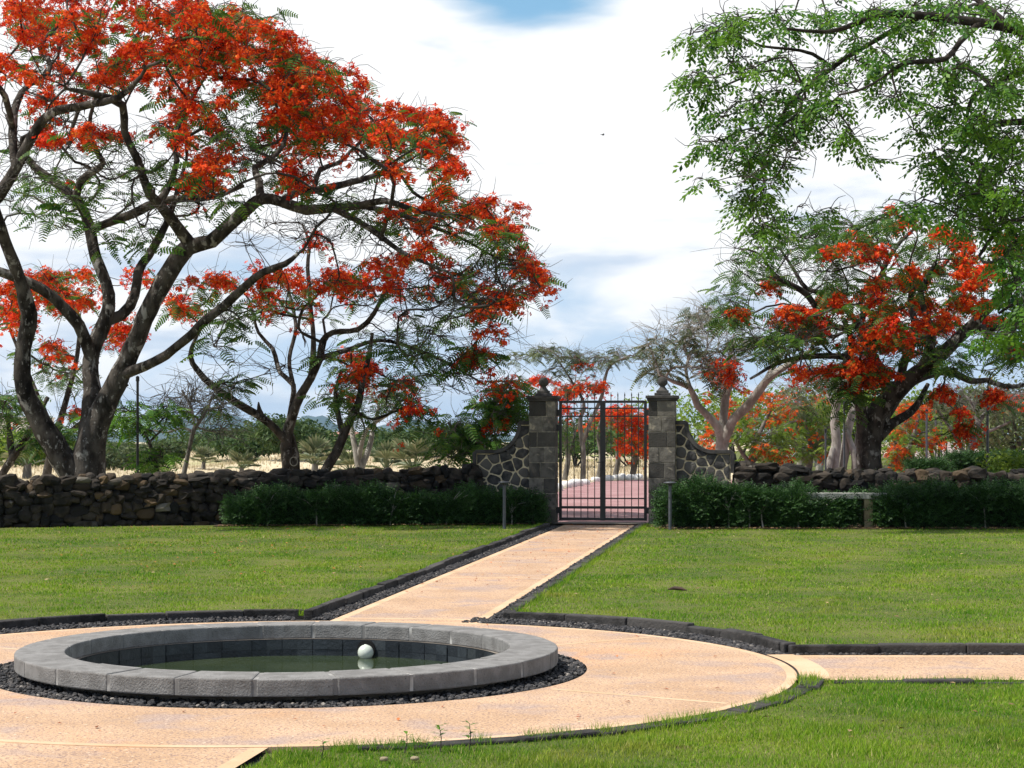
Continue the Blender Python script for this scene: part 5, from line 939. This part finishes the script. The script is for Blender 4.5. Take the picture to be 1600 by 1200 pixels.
# avenue tree trunks far right
proto = None
for i in range(9):
    Y = 100 + i * 11; px = 1262 + (300 - 0) * 0 + (-8 + i * -1.5) + (0 if i % 2 else 26); c = at(px, 700, Y)
    lab = 'grey trunk and yellow-green crown in the row lining the avenue'
    if proto is None:
        proto = tree('avenue_tree', lab, 'tree', 100, [[(px, 760, 0, 14), (px, 735, 0, 12), (px + 3, 705, 0, 9), (px - 3, 675, 0, 6), (px, 650, 0, 4)], [(px, 712, 0, 6), (px + 16, 685, .3, 4), (px + 24, 660, .4, 3)], [(px, 716, 0, 6), (px - 14, 690, -.3, 4), (px - 22, 665, -.4, 3)]], [('l', px, 655, 36, 22, 34), ('f', px, 655, 30, 18, 4)], group='trees lining the avenue', leafmat='leaf_yellow', flowermat='flower_orange', bark='bark_pale', depth=2.4, lk=9, fk=6)
    else: dup(proto, (c[0], Y, 0), U(0, 6.28), U(.85, 1.15))
# ================================================================== LAWN GRASS AND SMALL THINGS
def lawn_pts(n, y0, y1, xm, pad):
    Yv = U(y0, y1, n); X = U(-1, 1, n) * (Yv * .268 * xm + .4); ok = ~inside_paving(X, Yv, pad)
    ok &= ~((Yv > 35.6 + (X + 5.15) * .13 - .05) & (X < .6)) & ~((Yv > 34.6) & (X > 2.6)) & (Yv < 37); return X[ok], Yv[ok]
mb = MB()
for n, y0, y1, h0, h1, w in ((95000, 9.2, 11.2, .020, .048, .0052), (90000, 11.2, 13.2, .018, .042, .006), (120000, 14.4, 20, .018, .038, .008), (120000, 20, 27, .018, .038, .011), (90000, 27, 37, .018, .040, .016)):
    X, Yv = lawn_pts(int(n * 1.2), y0, y1, 1.35, .0); k = len(X); tuft = .7 + .5 * np.sin(X * 5.1 + np.sin(Yv * 3.3) * 2) * np.sin(Yv * 4.7 + X)
    mb.add(*blades(X, Yv, lz(X, Yv) - .015, U(h0, h1, k) * np.clip(tuft, .5, 1.2), w * U(.7, 1.5, k), .9))
# shaggy fringe hanging over the kerbs and paved edge in front
n = 5200; t = R(1) * U(-80, -9, n); rr_ = 3.60 + U(-.03, .10, n); X, Yv = PC[0] + rr_ * np.cos(t), PC[1] + rr_ * np.sin(t)
mb.add(*blades(X, Yv, np.full(n, -.03), U(.03, .085, n) * (.5 + .6 * (np.sin(t * 40) * np.sin(t * 17 + 1) > -.1)), U(.004, .008, n), .9))
n = 2500; X = U(2.0, 5, n); mb.add(*blades(X, 12.88 + U(-.08, .03, n), np.full(n, -.03), U(.03, .075, n), U(.005, .009, n), .9))
y = U(17.5, 36, 5000); mb.add(*blades(edge_l(y) - .30 - U(0, .06, 5000), y, 0 * y + .01, U(.04, .09, 5000), U(.008, .016, 5000), .8)); mb.add(*blades(edge_r(y) + .25 + U(-.03, .06, 5000), y, 0 * y + .01, U(.04, .09, 5000), U(.008, .016, 5000), .8))
tag(mb.build('grass', M['blade']), 'short green lawn grass with dry yellowish patches', 'grass', kind='stuff')
# fallen leaves and petals
def scatter_flat(name, X, Yv, Z, s0, s1, mat, label, cat):
    n = len(X); V = np.array([(-.5, 0, 0), (0, .28, .12), (.5, 0, 0), (0, -.28, .06)]); tag(MB().inst(V, np.array([(0, 3, 2, 1)]), rot(U(0, 6.28, n), U(-.3, .3, n), U(-.3, .3, n), U(s0, s1, n)), np.stack([X, Yv, Z], 1)).build(name, M[mat]), label, cat, kind='stuff')
n = 900; X = U(-5.3, .3, n); Yv = 35.25 + (X + 5.15) * .13 + rng.normal(size=n) * .16; X2 = U(2.6, 9.5, n); Y2 = 34.3 + rng.normal(size=n) * .13
X3, Y3 = lawn_pts(420, 10, 35, 1.0, .05); X4 = U(2.5, 3.6, 90); Y4 = U(32, 34.8, 90); ok = ~inside_paving(X4, Y4)
X = np.r_[X, X2, X3, X4[ok]]; Yv = np.r_[Yv, Y2, Y3, Y4[ok]]; scatter_flat('fallen_leaves', X, Yv, lz(X, Yv) + .022, .025, .06, 'litter', 'dry fallen leaves scattered on the lawn and under the hedges', 'fallen leaves')
n = 420; Yv = 37.2 - 17 * U(0, 1, n) ** 2.2; X = edge_l(Yv) + U(.02, 1.36, n); a = U(0, 6.28, 60); r = np.sqrt(U(2.2 ** 2, 3.4 ** 2, 60))
n3 = 520; Y3 = U(20, 35, n3); X3 = -4.4 + rng.normal(size=n3) * 2.2; ok = ~inside_paving(X3, Y3)
X = np.r_[X, PC[0] + r * np.cos(a), X3[ok]]; Yv = np.r_[Yv, PC[1] + r * np.sin(a), Y3[ok]]; Z = np.r_[np.full(n + 60, .008), np.full(ok.sum(), LZ + .03)]
scatter_flat('fallen_petals', X, Yv, Z, .015, .05, 'petal', 'reddish fallen petals scattered over the gate path and lawn', 'petals')
# loose objects
o = MB().tube(np.array([(-.09, .06, 0), (-.03, .03, .015), (.04, -.02, .012), (.09, -.07, 0)]), np.array((.006, .02, .02, .005)), 7).build('seed_pod', M['pod'], None, True); p = at(1058, 934, 19.7); o.location = (p[0], p[1], LZ + .035); tag(o, 'dark brown curved seed pod lying on the right lawn', 'seed pod')
for px, py, lab in ((600, 1188, 'small pale pebble near the bottom edge in the front grass'), (648, 1187, 'pale pebble just right of another in the front grass')):
    Y = HC * F / (py - HZ); o = MB().add(rockV(.7, .1) * (.04, .035, .022), ICO2[1]).build('pebble', M['slab_leg'], None, True); p = at(px, py, Y); o.location = (p[0], p[1], float(lz(p[0], p[1])) + .012); tag(o, lab, 'pebble', 'pebbles in the front grass')
def weed(px, py, h, label, n=7):
    Y = HC * F / (py - HZ); p = at(px, py, Y); r = empty('weed', (p[0], p[1], .0), label=label, cat='weed', group='weeds along the front edge of the paving')
    tip = np.array((U(-.03, .03), U(-.02, .02), h)); MB().tube(np.array([(0, 0, -.01), tip * .5 + (.008, 0, 0), tip]), np.array((.003, .0025, .0015)), 5).build('stem', M['twig'], r, True); lb = MB()
    for i in range(n):
        t = .35 + .65 * i / (n - 1); c = tip * t; a = i * 2.4; lb.inst(quadleaf(.055 * U(.7, 1.1), .024), np.array([(0, 3, 2, 1)]), rot(a, U(-.1, .7)), [c]); V = quadleaf(.055, .024); lb.inst(V, np.array([(3, 4, 2, 2)])[:, :3], rot(a, .3), [c])
    lb.build('leaves', M['leaf'], r)
weed(502, 1183, .09, 'lowest leafy weed at the left end of the front paving edge', 6); weed(632, 1174, .09, 'single upright leafy weed at the front paving edge'); weed(688, 1172, .125, 'taller weed with drooping leaves, left of the pair at the paving edge', 9); weed(733, 1170, .13, 'bushy weed leaning right, right of the pair at the paving edge', 10)
# a bird high over the path
p = at(942, 211, 90); b = empty('bird', p, .6, label='tiny dark bird in the white sky above the gate', cat='bird')
MB().tube(np.array([(-.09, 0, 0), (-.04, 0, .01), (.03, 0, .012), (.07, 0, .02), (.10, 0, .018)]), np.array((.006, .03, .034, .018, .003)), 8).build('body', M['iron'], b, True)
for s in (-1, 1): MB().add([(.03, s * .02, .02), (-.04, s * .02, .02), (-.05, s * .10, .06), (.02, s * .10, .06), (-.05, s * .17, .03)], [(0, 1, 2, 3)]).poly([(-.05, s * .10, .06), (.02, s * .10, .06), (-.05, s * .18, .03)]).build('wing', M['iron'], b)
# an old tyre hanging on the forked trunk
o = MB(); a = np.arange(25) * 2 * math.pi / 24; o.tube(np.stack([.085 * np.cos(a), 0 * a, .10 * np.sin(a)], 1), .010, 8); o = o.build('hanging_ring', M['slab'], None, True); p = at(459, 721, 43.4); o.location = tuple(p); tag(o, 'pale ring of rope hanging on the dark stem of the forked tree', 'ring')
# ================================================================== AIR
hz_ = MB().box((0, 4000, 109), (26000, 16400, 222)).build('haze', bpy.data.materials.new('haze_air'))
hm = hz_.data.materials[0]; hm.use_nodes = True; t = hm.node_tree; t.nodes.clear(); v = nd(t, 'ShaderNodeVolumePrincipled'); v.inputs['Color'].default_value = (.42, .68, 1, 1); v.inputs['Density'].default_value = .00005; v.inputs['Anisotropy'].default_value = .2
t.links.new(v.outputs[0], nd(t, 'ShaderNodeOutputMaterial').inputs['Volume']); tag(hz_, kind='stuff', label='thin bluish haze filling the distance', cat='haze')
